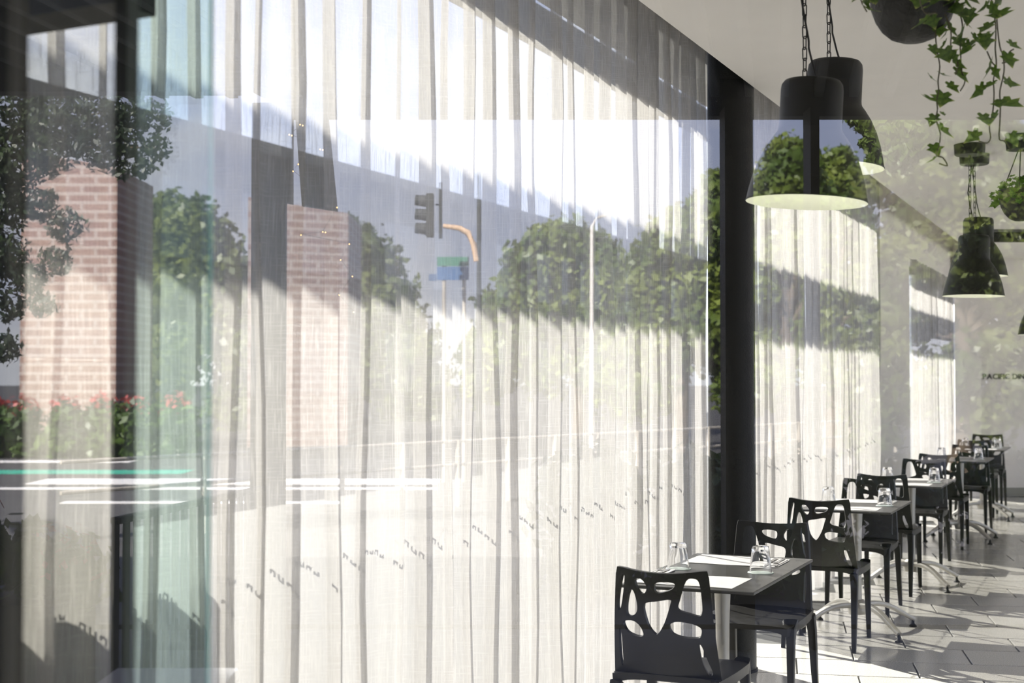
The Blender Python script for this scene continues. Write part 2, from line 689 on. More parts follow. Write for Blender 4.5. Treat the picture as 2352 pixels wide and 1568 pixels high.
# ------------------------------------------------------------------ curtains
def curtain(s0, s1, z0, z1, pitch, amp, seed, label):
    r = random.Random(seed)
    us, pts = [], []
    s = s0
    folds = []
    while s < s1:
        p_ = pitch * r.uniform(0.72, 1.35)
        folds.append((s, min(p_, max(0.03, s1 - s)), amp * r.uniform(0.65, 1.2), r.uniform(-0.10, 0.16)))
        s += p_
    NS = 14
    for k, (sa, p_, am, lean) in enumerate(folds):
        for i in range(NS):
            t = i / NS
            ph = 2 * PI * t
            off = -am * math.cos(ph) + 0.22 * am * math.cos(2 * ph + lean * 6)
            ss = sa + p_ * (t + (0.06 + lean) * math.sin(ph) * 0.8)
            pts.append((ss, off, k))
    pts.append((folds[-1][0] + folds[-1][1], -folds[-1][2] * 0.8, k))
    rows = 12
    me = bpy.data.meshes.new('curtain')
    V, U = [], []
    L = [0.0]
    for i in range(1, len(pts)):
        L.append(L[-1] + math.hypot(pts[i][0] - pts[i - 1][0], pts[i][1] - pts[i - 1][1]))
    n = len(pts)
    for j in range(rows + 1):
        v = j / rows
        z = z0 + (z1 - z0) * v
        for i, (ss, off, k) in enumerate(pts):
            sway = 0.010 * math.sin(3.1 * k + 2.2 * z) + 0.006 * math.sin(1.7 * k + 5 * z)
            f = 1.0 - 0.25 * v ** 3
            q = P(ss + sway * 0.6, off * f + sway * 0.5, z + (0.006 * math.sin(k * 2.3) if j == 0 else 0))
            V.append(tuple(q))
    F = []
    for j in range(rows):
        for i in range(n - 1):
            a = j * n + i
            F.append((a, a + 1, a + n + 1, a + n))
    me.from_pydata(V, [], F)
    uvl = me.uv_layers.new(name='UVMap')
    for po in me.polygons:
        for li in po.loop_indices:
            vi = me.loops[li].vertex_index
            uvl.data[li].uv = (L[vi % n] + seed * 3.3, V[vi][2])
    me.shade_smooth()
    me.materials.append(M_CURT)
    o = bpy.data.objects.new('curtain', me)
    C.objects.link(o)
    return tag(o, label, 'curtain', 'sheer curtains along the glass wall')


curtain(-8.60, sZ(7.50), 0.02, 3.43, 0.165, 0.041, 3, 'wide white sheer curtain in folds, left of the black column')
curtain(sZ(8.35), sZ(12.50), 0.02, 3.43, 0.17, 0.040, 5, 'white sheer curtain just right of the black column')
curtain(sZ(14.55), sZ(17.6), 0.02, 2.70, 0.17, 0.034, 8, 'farthest narrow white sheer curtain in the recess beside the end wall')

# printed safety strip on the outside of the facade glass: its shadow falls on the curtains
ms = MB()
r2 = random.Random(5)
for (sa, sb_) in ((-7.9, -3.4), (-2.2, 2.3)):
    s = sa
    while s < sb_:
        for k in range(8):
            h = r2.uniform(0.006, 0.014)
            zc = 1.19 + r2.uniform(-0.004, 0.004)
            pbox(ms, s, s + r2.uniform(0.002, 0.005), OG - 0.020, OG - 0.0165, zc - h / 2, zc + h / 2)
            if k % 2:
                zz = zc + (h / 2 if k % 4 == 1 else -h / 2)
                pbox(ms, s - 0.010, s + 0.004, OG - 0.020, OG - 0.0165, zz - 0.0015, zz + 0.0015)
            s += 0.012
        s += 0.03
o = ms.build('safety_strip', M_LETTER)
tag(o, 'thin line of small dark marks printed across the curtained glass wall', 'decal', kind='stuff')


# ------------------------------------------------------------------ chairs
def crv(pts, n=5):
    """closed Catmull-Rom"""
    out = []
    k = len(pts)
    for i in range(k):
        p0, p1, p2, p3 = (Vector(pts[(i + j - 1) % k]) for j in range(4))
        for t in (j / n for j in range(n)):
            out.append(0.5 * ((2 * p1) + (p2 - p0) * t + (2 * p0 - 5 * p1 + 4 * p2 - p3) * t * t + (3 * p1 - p0 - 3 * p2 + p3) * t ** 3))
    return out


HOLES = [
    [(352, 575), (378, 585), (387, 690), (386, 780), (372, 812), (352, 780), (344, 680)],
    [(470, 612), (525, 612), (575, 660), (578, 700), (550, 715), (505, 680)],
    [(642, 652), (700, 640), (785, 648), (798, 672), (760, 700), (665, 712)],
    [(880, 635), (935, 620), (970, 645), (1000, 740), (1014, 868), (935, 862), (848, 832), (850, 770)],
    [(438, 690), (470, 686), (512, 760), (522, 830), (485, 858), (438, 848), (430, 770)],
    [(578, 790), (680, 772), (778, 764), (782, 800), (745, 920), (690, 1000), (650, 985), (605, 915)],
    [(408, 890), (490, 895), (548, 940), (573, 1000), (530, 1008), (450, 975), (412, 930)],
    [(785, 940), (840, 917), (950, 932), (1015, 960), (1022, 1005), (1000, 1030), (900, 1030), (810, 1000)],
    [(366, 940), (384, 955), (388, 1070), (384, 1170), (372, 1190), (362, 1160), (362, 1040)],
    [(1012, 1082), (1030, 1090), (1070, 1180), (1100, 1262), (1088, 1288), (1062, 1272), (1030, 1190)],
]


def lerp_tab(y, tab):
    for (a, b), (c_, d_) in zip(tab, tab[1:]):
        if y <= c_:
            return b + (d_ - b) * (y - a) / (c_ - a)
    return tab[-1][1]


def to_uv(x, y):
    xl = lerp_tab(y, [(480, 282), (800, 332), (1050, 318), (1300, 292)])
    xr = lerp_tab(y, [(480, 1008), (560, 1026), (850, 1090), (1150, 1152), (1400, 1166)])
    u = (x - xl) / (xr - xl)
    yt = 505 + 55 * u + 46 * 4 * u * (1 - u)
    yb = 1245 + 95 * u + 25 * 4 * u * (1 - u)
    return u, (y - yt) / (yb - yt)


def back_surface(u, v):
    """backrest mid-surface: u across, v from the top edge down to the seat"""
    hw = 0.166 + 0.030 * v
    q = 2 * u - 1
    x = q * hw
    z = 0.83 - 0.40 * v - 0.016 * (1 - q * q) * max(0, 1 - v * 1.6)
    y = -0.275 + 0.075 * v - 0.012 * math.sin(PI * v) + 0.034 * q * q * (1 - 0.15 * v)
    return Vector((x, y, z))


def make_backrest(parent):
    holes = []
    for h in HOLES:
        pts = crv([to_uv(*p) for p in h], 4)
        holes.append([(p.x, p.y) for p in pts])
    outer = []
    for i in range(12):
        outer.append((i / 12, 0))
    for i in range(14):
        outer.append((1, i / 14))
    for i in range(12):
        outer.append((1 - i / 12, 1))
    for i in range(14):
        outer.append((0, 1 - i / 14))
    # soften the two upper corners
    outer[0] = (0.012, 0.008)
    outer[12] = (0.988, 0.008)
    pts, edges = [], []

    def loop(lp):
        k = len(pts)
        pts.extend(Vector(p) for p in lp)
        edges.extend((k + i, k + (i + 1) % len(lp)) for i in range(len(lp)))
    loop(outer)
    for h in holes:
        loop(h)

    def inside(p, poly):
        c = False
        j = len(poly) - 1
        for i in range(len(poly)):
            xi, yi = poly[i]
            xj_, yj = poly[j]
            if (yi > p[1]) != (yj > p[1]) and p[0] < (xj_ - xi) * (p[1] - yi) / (yj - yi) + xi:
                c = not c
            j = i
        return c
    for i in range(1, 16):
        for j in range(1, 16):
            p = (i / 16, j / 16)
            if not any(inside(p, h) for h in holes):
                dm = min((Vector(p) - Vector(q)).length for h in holes for q in h)
                if dm > 0.02:
                    pts.append(Vector(p))
    v2, e2, f2, *_ = delaunay_2d_cdt(pts, edges, [], 0, 1e-5)
    tris = []
    for f in f2:
        c = (sum(v2[i].x for i in f) / len(f), sum(v2[i].y for i in f) / len(f))
        if 0 < c[0] < 1 and 0 < c[1] < 1 and not any(inside(c, h) for h in holes):
            tris.append(tuple(f))
    mb = MB()
    n = len(v2)
    th = 0.0075
    fr, bk_ = [], []
    for p in v2:
        a = back_surface(p.x, p.y)
        du = back_surface(p.x + 0.01, p.y) - a
        dv = back_surface(p.x, p.y + 0.01) - a
        nn = du.cross(dv).normalized()
        fr.append(a + nn * th)
        bk_.append(a - nn * th)
    cnt = {}
    for t in tris:
        for i in range(len(t)):
            a, b = t[i], t[(i + 1) % len(t)]
            cnt[(a, b)] = 1
    fs = [t for t in tris] + [tuple(n + i for i in reversed(t)) for t in tris]
    for (a, b) in cnt:
        if (b, a) not in cnt:
            fs.append((b, a, n + a, n + b))
    mb.add(fr + bk_, fs)
    o_ = mb.build('backrest', M_CHAIR, parent, smooth=50)
    return normals_out(o_)


def make_chair():
    t = thing('dining_chair', '', 'chair', group='black cutout chairs along the curtains')
    make_backrest(t)
    # seat: rounded slab, dished, with a front lip that turns down
    nx, ny = 14, 14
    top, bot = [], []
    for j in range(ny + 1):
        v = j / ny
        y = -0.215 + 0.445 * v
        hw = 0.196 + 0.014 * math.sin(PI * v * 0.8)
        if v > 0.86:
            hw -= 0.03 * ((v - 0.86) / 0.14) ** 2
        for i in range(nx + 1):
            q = 2 * i / nx - 1
            dish = 0.014 * (1 - q * q) * math.sin(PI * min(1, v * 1.1))
            z = 0.447 - dish - 0.022 * max(0, (v - 0.8) / 0.2) ** 2 - 0.008 * abs(q) ** 6
            top.append((q * hw, y, z))
            bot.append((q * hw * 0.985, y * 0.99, z - 0.022 - 0.016 * abs(q) ** 4))
    mb = MB()
    k = len(top)
    fs = []
    W = nx + 1
    for j in range(ny):
        for i in range(nx):
            a = j * W + i
            fs.append((a, a + 1, a + W + 1, a + W))
            fs.append((k + a, k + a + W, k + a + W + 1, k + a + 1))
    ring = [i for i in range(W)] + [j * W + nx for j in range(1, ny + 1)] + [ny * W + i for i in range(nx - 1, -1, -1)] + [j * W for j in range(ny - 1, 0, -1)]
    for a, b in zip(ring, ring[1:] + ring[:1]):
        fs.append((a, k + a, k + b, b))
    mb.add(top + bot, fs)
    normals_out(mb.build('seat', M_CHAIR, t, smooth=45))
    for sx in (-1, 1):
        lf = MB().tube([(sx * 0.172, 0.165, 0.432), (sx * 0.180, 0.188, 0.405), (sx * 0.183, 0.198, 0.36), (sx * 0.186, 0.212, 0.15), (sx * 0.188, 0.222, 0.0)],
                       [0.034, 0.024, 0.0185, 0.0150, 0.0118], 12, sq=(1, 1))
        lf.build('leg', M_CHAIR, t, smooth=40)
        lr = MB().tube([(sx * 0.174, -0.195, 0.436), (sx * 0.182, -0.205, 0.41), (sx * 0.187, -0.222, 0.34), (sx * 0.190, -0.255, 0.15), (sx * 0.193, -0.285, 0.0)],
                       [0.020, 0.0225, 0.0195, 0.0155, 0.0120], 12, sq=(1, 1.1))
        lr.build('leg', M_CHAIR, t, smooth=40)
    return t


BACK_Y = -0.255
ordinal = ['first', 'second', 'third', 'fourth', 'fifth']
# (centre of the back's top edge on the ground, facing away?)
chairs = [((0.522, 5.00), 1), ((1.215, 6.64), 0), ((1.69, 7.86), 1), ((2.36, 9.42), 0), ((2.55, 9.83), 1), ((3.37, 11.66), 0),
          ((3.72, 12.42), 1), ((4.52, 14.06), 0), ((4.93, 15.2), 1), ((5.55, 16.62), 0)]
clabel = [
    'black cutout-back plastic chair nearest the camera, seen from behind at the first table',
    'black cutout-back chair facing the camera behind the first table, in front of the black column',
    'black cutout-back chair seen from behind at the near end of the second table',
    'black cutout-back chair facing the camera at the far end of the second table',
    'black cutout-back chair seen from behind at the near end of the third table',
    'black cutout-back chair facing the camera at the far end of the third table',
    'black cutout-back chair seen from behind at the near end of the fourth table',
    'black cutout-back chair facing the camera at the far end of the fourth table',
    'black cutout-back chair seen from behind at the near end of the last table',
    'farthest black cutout-back chair, facing the camera in front of the end wall',
]
ch0 = make_chair()
for i, ((x, y), away) in enumerate(chairs):
    rz = RZ if away else RZ + PI
    fw = Matrix.Rotation(rz, 3, 'Z') @ Vector((0, BACK_Y, 0))
    loc = Vector((x, y, 0)) - fw
    if i == 0:
        ch0.location = loc
        ch0.rotation_euler = (0, 0, rz)
        ch0['label'] = clabel[0]
    else:
        dup(ch0, loc=loc, rz=rz, label=clabel[i])

# ------------------------------------------------------------------ tables and what lies on them
TH_ = 0.74


def make_table(L, W):
    t = thing('dining_table', '', 'table', group='dark cafe tables along the curtains')
    # local: x across (0 at right edge, negative to the left), y along from the near edge
    top = MB().box(0, 0, TH_ - 0.006, W, L, 0.012).build('tabletop', M_TOP, t)
    bevel(top, 0.002, 1)
    MB().box(0, 0, TH_ - 0.017, W * 0.55, L * 0.5, 0.010).build('support_plate', M_RUB, t)
    MB().lathe([(0, 0.16), (0.027, 0.16), (0.025, 0.30), (0.027, 0.55), (0.034, TH_ - 0.022), (0, TH_ - 0.022)], 24).build('pedestal', M_ALU, t, smooth=40)
    MB().lathe([(0, 0.10), (0.05, 0.10), (0.058, 0.13), (0.05, 0.17), (0.036, 0.185), (0, 0.185)], 24).build('hub', M_ALU, t, smooth=40)
    for a in (45, 135, 225, 315):
        ca, sa = math.cos(math.radians(a)), math.sin(math.radians(a))
        pts = []
        rs = []
        for k in range(9):
            u = k / 8
            r_ = 0.03 + 0.37 * u
            z = 0.150 + 0.018 * math.sin(PI * min(1, u * 1.2)) - 0.105 * u ** 1.8
            pts.append((r_ * ca, r_ * sa, z))
            rs.append(0.024 - 0.008 * u)
        f = MB().tube(pts, rs, 12, sq=(0.95, 0.75)).build('leg', M_ALU, t, smooth=40)
        MB().lathe([(0, 0), (0.022, 0), (0.022, 0.006), (0.010, 0.018), (0.007, 0.045), (0, 0.045)], 16, c=(0.395 * ca, 0.395 * sa, 0)).build('glide', M_RUB, f, smooth=40)
    return t


def M_TUMB():
    m = bpy.data.materials.new('tumbler_glass')
    m.use_nodes = True
    n = m.node_tree.nodes
    n.clear()
    o = n.new('ShaderNodeOutputMaterial')
    g = n.new('ShaderNodeBsdfGlass')
    g.inputs['IOR'].default_value = 1.45
    g.inputs['Roughness'].default_value = 0.0
    m.node_tree.links.new(g.outputs[0], o.inputs['Surface'])
    return m


M_TB = M_TUMB()


def make_glass():
    g = thing('glass_tumbler', '', 'glass', group='upturned tumblers on the tables')
    # upturned tumbler, rim down, facets near the rim and a thick base on top
    mb = MB()
    seg = 30
    prof = [(0.0385, 0.003), (0.0385, 0.0), (0.0410, 0.0), (0.0412, 0.003), (0.0365, 0.045), (0.0325, 0.082), (0.0300, 0.094), (0.0270, 0.096), (0.0, 0.096)]
    inn = [(0.0, 0.078), (0.0270, 0.078), (0.0295, 0.072), (0.0345, 0.040), (0.0385, 0.003)]
    k = 0
    for r_, z in prof + inn:
        for j in range(seg):
            a = 2 * PI * j / seg
            fac = 1 - (0.018 if (j % 3 == 0 and 0.02 < z < 0.08) else 0)
            mb.v.append((r_ * fac * math.cos(a), r_ * fac * math.sin(a), z))
    for i in range(len(prof) + len(inn) - 1):
        for j in range(seg):
            a, b = i * seg + j, i * seg + (j + 1) % seg
            mb.f.append((a, b, b + seg, a + seg))
    o_ = mb.build('tumbler', M_TB, g, smooth=35, loc=(0, 0, 0.0025))
    bm = bmesh.new()
    bm.from_mesh(o_.data)
    bmesh.ops.remove_doubles(bm, verts=bm.verts, dist=1e-5)
    bmesh.ops.recalc_face_normals(bm, faces=bm.faces)
    bm.to_mesh(o_.data)
    bm.free()
    return g


def make_coaster():
    return tag(MB().lathe([(0, 0), (0.050, 0), (0.050, 0.002), (0, 0.002)], 28).build('coaster', M_COAST), '', 'coaster', 'card coasters under the tumblers')


def make_mat_():
    mb = MB()
    nx = 8
    vs, fs = [], []
    for j in range(nx + 1):
        for i in range(2):
            vs.append((-0.19 + 0.38 * j / nx, -0.14 + 0.28 * i, 0.0007 * math.sin(j * 1.3)))
    for j in range(nx):
        a = j * 2
        fs.append((a, a + 2, a + 3, a + 1))
    k = len(vs)
    vs += [(x, y, z + 0.0010) for x, y, z in vs]
    fs = [tuple(reversed(f)) for f in fs] + [tuple(i + k for i in f) for f in fs]
    b_ = [2 * j for j in range(nx + 1)] + [2 * j + 1 for j in range(nx, -1, -1)]
    for a, c in zip(b_, b_[1:] + b_[:1]):
        fs.append((a, c, c + k, a + k))
    mb.add(vs, fs)
    return tag(mb.build('placemat', M_PAPER), '', 'placemat', 'white paper placemats on the tables')


def make_napkin():
    mb = MB()
    mb.box(0, 0, 0.0015, 0.075, 0.20, 0.003)
    mb.box(0.004, 0.002, 0.0042, 0.072, 0.196, 0.0024)
    o_ = tag(mb.build('napkin', M_PAPER), '', 'napkin', 'folded paper napkins on the tables')
    return bevel(o_, 0.001, 1)


def make_fork():
    f = MB()
    f.tube([(0, -0.09, 0.002), (0, -0.03, 0.0035), (0, 0.03, 0.004), (0, 0.045, 0.004)], [0.0058, 0.0035, 0.0026, 0.005], 8, sq=(1, 0.35))
    f.box(0, 0.052, 0.004, 0.022, 0.018, 0.0018)
    for k in range(4):
        f.tube([(-0.0093 + 0.0062 * k, 0.058, 0.004), (-0.0093 + 0.0062 * k, 0.092, 0.0060)], [0.0019, 0.0010], 6)
    return tag(f.build('fork', M_STEEL, smooth=40), '', 'fork', 'steel forks on the napkins')


def make_knife():
    f = MB()
    f.tube([(0, -0.10, 0.003), (0, -0.05, 0.0035), (0, -0.005, 0.003)], [0.006, 0.0055, 0.004], 8, sq=(1, 0.45))
    f.add([(-0.006, -0.005, 0.0025), (0.006, -0.005, 0.0025), (0.0075, 0.06, 0.0025), (0.001, 0.105, 0.0025), (-0.006, 0.09, 0.0025),
           (-0.006, -0.005, 0.0038), (0.006, -0.005, 0.0030), (0.0075, 0.06, 0.0030), (0.001, 0.105, 0.0032), (-0.006, 0.09, 0.0038)],
          [(4, 3, 2, 1, 0), (5, 6, 7, 8, 9), (0, 1, 6, 5), (1, 2, 7, 6), (2, 3, 8, 7), (3, 4, 9, 8), (4, 0, 5, 9)])
    return tag(f.build('knife', M_STEEL, smooth=40), '', 'knife', 'steel knives on the napkins')


tops = [((0.851, 5.027), 1.0, 0.50), ((2.113, 7.956), 0.82, 0.52), ((2.953, 9.800), 0.80, 0.52), ((4.199, 12.63), 0.80, 0.52), ((5.058, 14.63), 0.80, 0.52)]
tb1 = tb2 = None
gl0 = co0 = pm0 = nk0 = fk0 = kn0 = None
for i, ((x, y), L, W) in enumerate(tops):
    c = Vector((x, y, 0)) + D * (L / 2) - N * (W / 2)
    nm = ordinal[i]
    lab = ['large dark square-edged cafe table nearest the camera, set for two', 'dark cafe table second from the camera with splayed aluminium feet', 'dark cafe table third from the camera', 'dark cafe table fourth from the camera', 'farthest dark cafe table by the end wall'][i]
    if i == 0:
        tt = make_table(L, W)
        tt.location = c
        tt.rotation_euler = (0, 0, RZ)
        tt['label'] = lab
    elif i == 1:
        tb2 = make_table(L, W)
        tb2.location = c
        tb2.rotation_euler = (0, 0, RZ)
        tb2['label'] = lab
    else:
        dup(tb2, loc=c, rz=RZ, label=lab)
    kL = L / 1.0

    def on(a, b, dz=0.0):
        return Vector((x, y, TH_ + 0.0002 + dz)) + D * (a * kL) - N * b
    ms_ = 0.82 if i else 1.0
    for (a, b, side) in ((0.19, 0.28, 'near'), (0.81, 0.275, 'far')):
        lb = 'white paper placemat on the %s end of the %s table from the camera' % (side, nm)
        if pm0 is None:
            pm0 = o = make_mat_()
            o['label'] = lb
        else:
            o = dup(pm0, label=lb)
        o.location = on(a, b, 0.0008)
        o.rotation_euler = (0, 0, RZ + rnd.uniform(-0.03, 0.03))
        o.scale = (1, ms_, 1)
    for (a, b, side) in ((0.503, 0.099, 'aisle'), (0.484, 0.424, 'curtain')):
        lb = 'round card coaster under the %s-side tumbler on the %s table from the camera' % (side, nm)
        if co0 is None:
            co0 = o = make_coaster()
            o['label'] = lb
        else:
            o = dup(co0, label=lb)
        o.location = on(a, b, 0.0)
        lb = 'upturned clear tumbler on the %s side of the %s table from the camera' % (side, nm)
        if gl0 is None:
            gl0 = o = make_glass()
            o['label'] = lb
            o.scale = (1.05, 1.05, 1.05)
        else:
            o = dup(gl0, label=lb)
        o.location = on(a, b, 0.0002)
    for (a, b, side, rr) in ((0.32, 0.455, 'near', 0.0), (0.80, 0.112, 'far', PI)):
        kk = (('napkin', make_napkin, 0.0, 0.0, 0.0), ('fork', make_fork, -0.014, 0.006, 0.0055), ('knife', make_knife, 0.016, 0.0, 0.0055))
        for (nme, fn, dx, dy, dz) in kk:
            lb = {'napkin': 'folded white paper napkin on the %s end of the %s table from the camera', 'fork': 'steel fork lying on the napkin at the %s end of the %s table',
                  'knife': 'steel knife lying on the napkin at the %s end of the %s table'}[nme] % (side, nm)
            base = {'napkin': nk0, 'fork': fk0, 'knife': kn0}[nme]
            if base is None:
                o = fn()
                o['label'] = lb
                if nme == 'napkin':
                    nk0 = o
                elif nme == 'fork':
                    fk0 = o
                else:
                    kn0 = o
            else:
                o = dup(base, label=lb)
            o.location = on(a, b, dz) + N * (dx if rr == 0 else -dx) + D * dy
            o.rotation_euler = (0, 0, RZ + rr)


# ------------------------------------------------------------------ pendant lamps
def make_lamp(top_len, tilt):
    """origin at the centre of the rim"""
    t = thing('pendant_lamp', '', 'lamp', group='dark bell pendant lamps')
    out = [(0.2350, 0.0), (0.2365, 0.004), (0.2335, 0.010), (0.2270, 0.045), (0.2140, 0.100), (0.1940, 0.160), (0.1680, 0.215), (0.1420, 0.255), (0.1270, 0.275), (0.1230, 0.286),
           (0.1215, 0.300), (0.1210, 0.440), (0.1180, 0.462), (0.1080, 0.476), (0.0900, 0.480), (0.0, 0.480)]
    inn = [(0.2350, 0.0), (0.2310, 0.012), (0.2230, 0.046), (0.2100, 0.100), (0.1900, 0.158), (0.1640, 0.212), (0.1380, 0.251), (0.1180, 0.285), (0.1170, 0.43), (0.0, 0.45)]
    R = Matrix.Rotation(tilt, 3, 'Y')
    sh = MB().lathe(out, 56, M=R).build('lamp_shade', M_LAMP, t, smooth=50)
    MB().lathe(inn, 56, M=R).build('shade_lining', M_LAMPIN, sh, smooth=50)['label'] = 'white inside of the shade'
    b = MB().lathe([(0.0, 0.30), (0.018, 0.30), (0.02, 0.27), (0.035, 0.235), (0.045, 0.20), (0.040, 0.165), (0.022, 0.145), (0.0, 0.140)], 20, M=R).build('bulb', M_BULB, t, smooth=60)
    apex = R @ Vector((0, 0, 0.478))
    ch = MB()
    z = apex.z - 0.004
    k = 0
    x = apex.x - 0.03
    while z < top_len - 0.03:
        ch.link((x, apex.y, z + 0.026), 0.0095, 0.052, 0.0026, (k % 2) * PI / 2 + 0.4)
        z += 0.043
        k += 1
    ch.build('chain', M_CHAIN, t, smooth=60)
    cd = [Vector((apex.x + 0.02, apex.y, apex.z)), Vector((apex.x + 0.005, apex.y, apex.z + 0.05)), Vector((x + 0.016, apex.y, apex.z + 0.13))]
    n = max(3, int((top_len - apex.z - 0.15) / 0.08))
    for i in range(n):
        zz = apex.z + 0.16 + (top_len - 0.03 - apex.z - 0.16) * i / (n - 1)
        cd.append(Vector((x + 0.016 * math.cos(i * 1.4), apex.y + 0.014 * math.sin(i * 1.4), zz)))
    MB().tube(cd, 0.0042, 8).build('cord', M_CORD, t, smooth=60)
    MB().lathe([(0.0, top_len - 0.085), (0.108, top_len - 0.085), (0.116, top_len - 0.078), (0.120, top_len), (0.0, top_len)], 32, c=(x, apex.y, 0)).build('canopy', M_LAMP, t, smooth=40)
    return t


CZ = CEIL - 0.0005
LS = 0.81
for (px, py, Y, tilt, lab) in [
        (1852, 465, 4.50, math.radians(3.2), 'large dark bell pendant lamp nearest the camera, lower of the front pair'),
        (1907, 386, 5.13, math.radians(3.2), 'dark bell pendant lamp just behind and above the nearest lamp'),
        (2236, 680, 9.05, math.radians(1.0), 'dark bell pendant lamp in the far pair, lower and in front'),
        (2246, 634, 9.46, math.radians(1.0), 'dark bell pendant lamp in the far pair, higher and behind'),
        (2392, 768, 12.1, 0.0, 'farthest dark pendant lamp, only its left edge inside the right frame')]:
    p = at_y(px, py, Y)
    la = make_lamp((CZ - p.z) / LS, tilt)
    la.scale = (LS, LS, LS)
    la.location = p
    la['label'] = lab
    ld = bpy.data.lights.new('lamp_light', 'POINT')
    ld.energy = 0.34
    ld.color = (1.0, 0.97, 0.82)
    ld.shadow_soft_size = 0.03
    lo = bpy.data.objects.new('lamp_light', ld)
    C.objects.link(lo)
    lo.parent = la
    lo.location = (0, 0, 0.085)


# ------------------------------------------------------------------ hanging ivy baskets
def ivy_mesh():
    # five-lobed leaf, unit size, stalk at the origin side
    prof = [(0.0, -0.42), (0.30, -0.62), (0.62, -0.45), (0.42, -0.18), (0.92, 0.02), (0.50, 0.22), (0.42, 0.34), (0.0, 1.0)]
    pts = prof + [(-x, y) for x, y in prof[-2:0:-1]]
    vs = [(0, 0.05, 0.10)]
    for x, y in pts:
        vs.append((x, y, -0.16 * (x * x + y * y) + 0.05 * abs(x)))
    n = len(pts)
    fs = [(0, 1 + i, 1 + (i + 1) % n) for i in range(n)]
    me = bpy.data.meshes.new('leaf')
    me.from_pydata(vs, [], fs)
    me.shade_smooth()
    return me


IVY = ivy_mesh()
IVY.materials.append(M_IVY)
IVY2 = IVY.copy()
IVY2.materials.clear()
IVY2.materials.append(M_IVYB)


def put_leaf(parent, base, p, size, seed, me=IVY, down=True):
    """p in the parent's space; the leaf tip hangs outwards and down"""
    r = random.Random(seed)
    o_ = bpy.data.objects.new('leaf', me)
    C.objects.link(o_)
    o_.parent = parent
    yaw = r.uniform(0, 2 * PI)
    pitch = r.uniform(-1.25, -0.35)
    tip = Vector((math.cos(yaw) * math.cos(pitch), math.sin(yaw) * math.cos(pitch), math.sin(pitch)))
    side = Vector((-math.sin(yaw), math.cos(yaw), 0))
    side = (side + tip.cross(side) * r.uniform(-0.5, 0.5)).normalized()
    nrm = side.cross(tip).normalized()
    side = tip.cross(nrm)
    m = Matrix((side, tip, nrm)).transposed().to_4x4()
    o_.matrix_local = Matrix.Translation(p) @ m @ Matrix.Scale(size, 4)
    return o_


BY = 4.2
bc = at_y(2098, 97, BY)               # bottom of the near bowl
BR = 0.182
BS = 0.70
bk1 = thing('hanging_basket', 'large dark bowl of trailing ivy hanging at the top right, nearest basket', 'planter', bc, group='hanging baskets')
prof0 = [(0.0, 0.0), (0.055, 0.004), (0.095, 0.020), (0.130, 0.052), (0.157, 0.095), (0.174, 0.145), (0.181, 0.200), (0.182, 0.215), (0.176, 0.215), (0.166, 0.140), (0.140, 0.075), (0.08, 0.03), (0, 0.02)]
prof = [(r_ * BS, z * BS) for r_, z in prof0]
bo = MB().lathe(prof, 48).build('bowl', M_BOWL, bk1, smooth=60)
MB().lathe([(0.0, 0.195 * BS), (0.174 * BS, 0.195 * BS)], 32).build('soil', M_SOIL, bk1)
chn = MB()
for k in range(3):
    a = 2 * PI * k / 3 + 0.5
    p0 = Vector((0.178 * BS * math.cos(a), 0.178 * BS * math.sin(a), 0.21 * BS))
    p1 = Vector((0.01 * math.cos(a), 0.01 * math.sin(a), CZ - bc.z - 0.03))
    chn.tube([p0, p1], 0.0022, 6)
chn.build('wire', M_CHAIN, bk1)
MB().lathe([(0, CZ - bc.z - 0.04), (0.05, CZ - bc.z - 0.04), (0.055, CZ - bc.z), (0, CZ - bc.z)], 20).build('canopy', M_LAMP, bk1, smooth=40)


def V6(x, y, dy=0.0):
    """a spot of the ivy detail -> the near basket's own space"""
    return at_y(1900 + x / 3.732, y / 3.732, BY + dy) - bc


strands = [
    ([(905, 20), (925, 200), (930, 330), (945, 450), (965, 570), (950, 690), (955, 780), (938, 860), (945, 930), (935, 1020), (960, 1110), (970, 1150), (960, 1250), (935, 1330), (990, 1350), (1030, 1420), (960, 1400)], -0.10),
    ([(1060, 0), (1140, 130), (1160, 250), (1140, 380), (1145, 480), (1150, 600), (1180, 700), (1140, 780)], -0.06),
    ([(1010, 120), (1060, 260), (1060, 410), (1105, 500), (1120, 560), (1100, 640)], -0.12),
    ([(1400, -40), (1440, 180), (1445, 300), (1440, 420), (1450, 560), (1425, 680), (1430, 800), (1420, 950), (1390, 1080), (1400, 1180), (1370, 1225), (1300, 1210)], -0.04),
    ([(1440, -40), (1460, 240), (1480, 400), (1510, 500), (1515, 620), (1480, 780), (1485, 900), (1480, 1050), (1475, 1190), (1520, 1210), (1570, 1280)], -0.08),
    ([(1370, 440), (1410, 530), (1440, 560)], -0.05),
    ([(1500, 540), (1555, 520), (1560, 450), (1600, 420)], -0.06),
    ([(270, -60), (300, 30), (340, 100)], -0.15),
    ([(780, -60), (810, 60), (850, 120), (930, 110)], -0.19),
]
stem_objs = []
for k, (pl, dy) in enumerate(strands):
    pts = [V6(x, y, dy + 0.012 * math.sin(i * 1.9 + k)) for i, (x, y) in enumerate(pl)]
    # smooth
    sm = []
    for i in range(len(pts) - 1):
        a, b, c_, d_ = pts[max(0, i - 1)], pts[i], pts[i + 1], pts[min(len(pts) - 1, i + 2)]
        for t in (0, 0.33, 0.66):
            sm.append(0.5 * ((2 * b) + (c_ - a) * t + (2 * a - 5 * b + 4 * c_ - d_) * t * t + (3 * b - a - 3 * c_ + d_) * t ** 3))
    sm.append(pts[-1])
    stem_objs.append(MB().tube(sm, 0.0021, 6).build('vine', M_STEM, bk1, smooth=60))
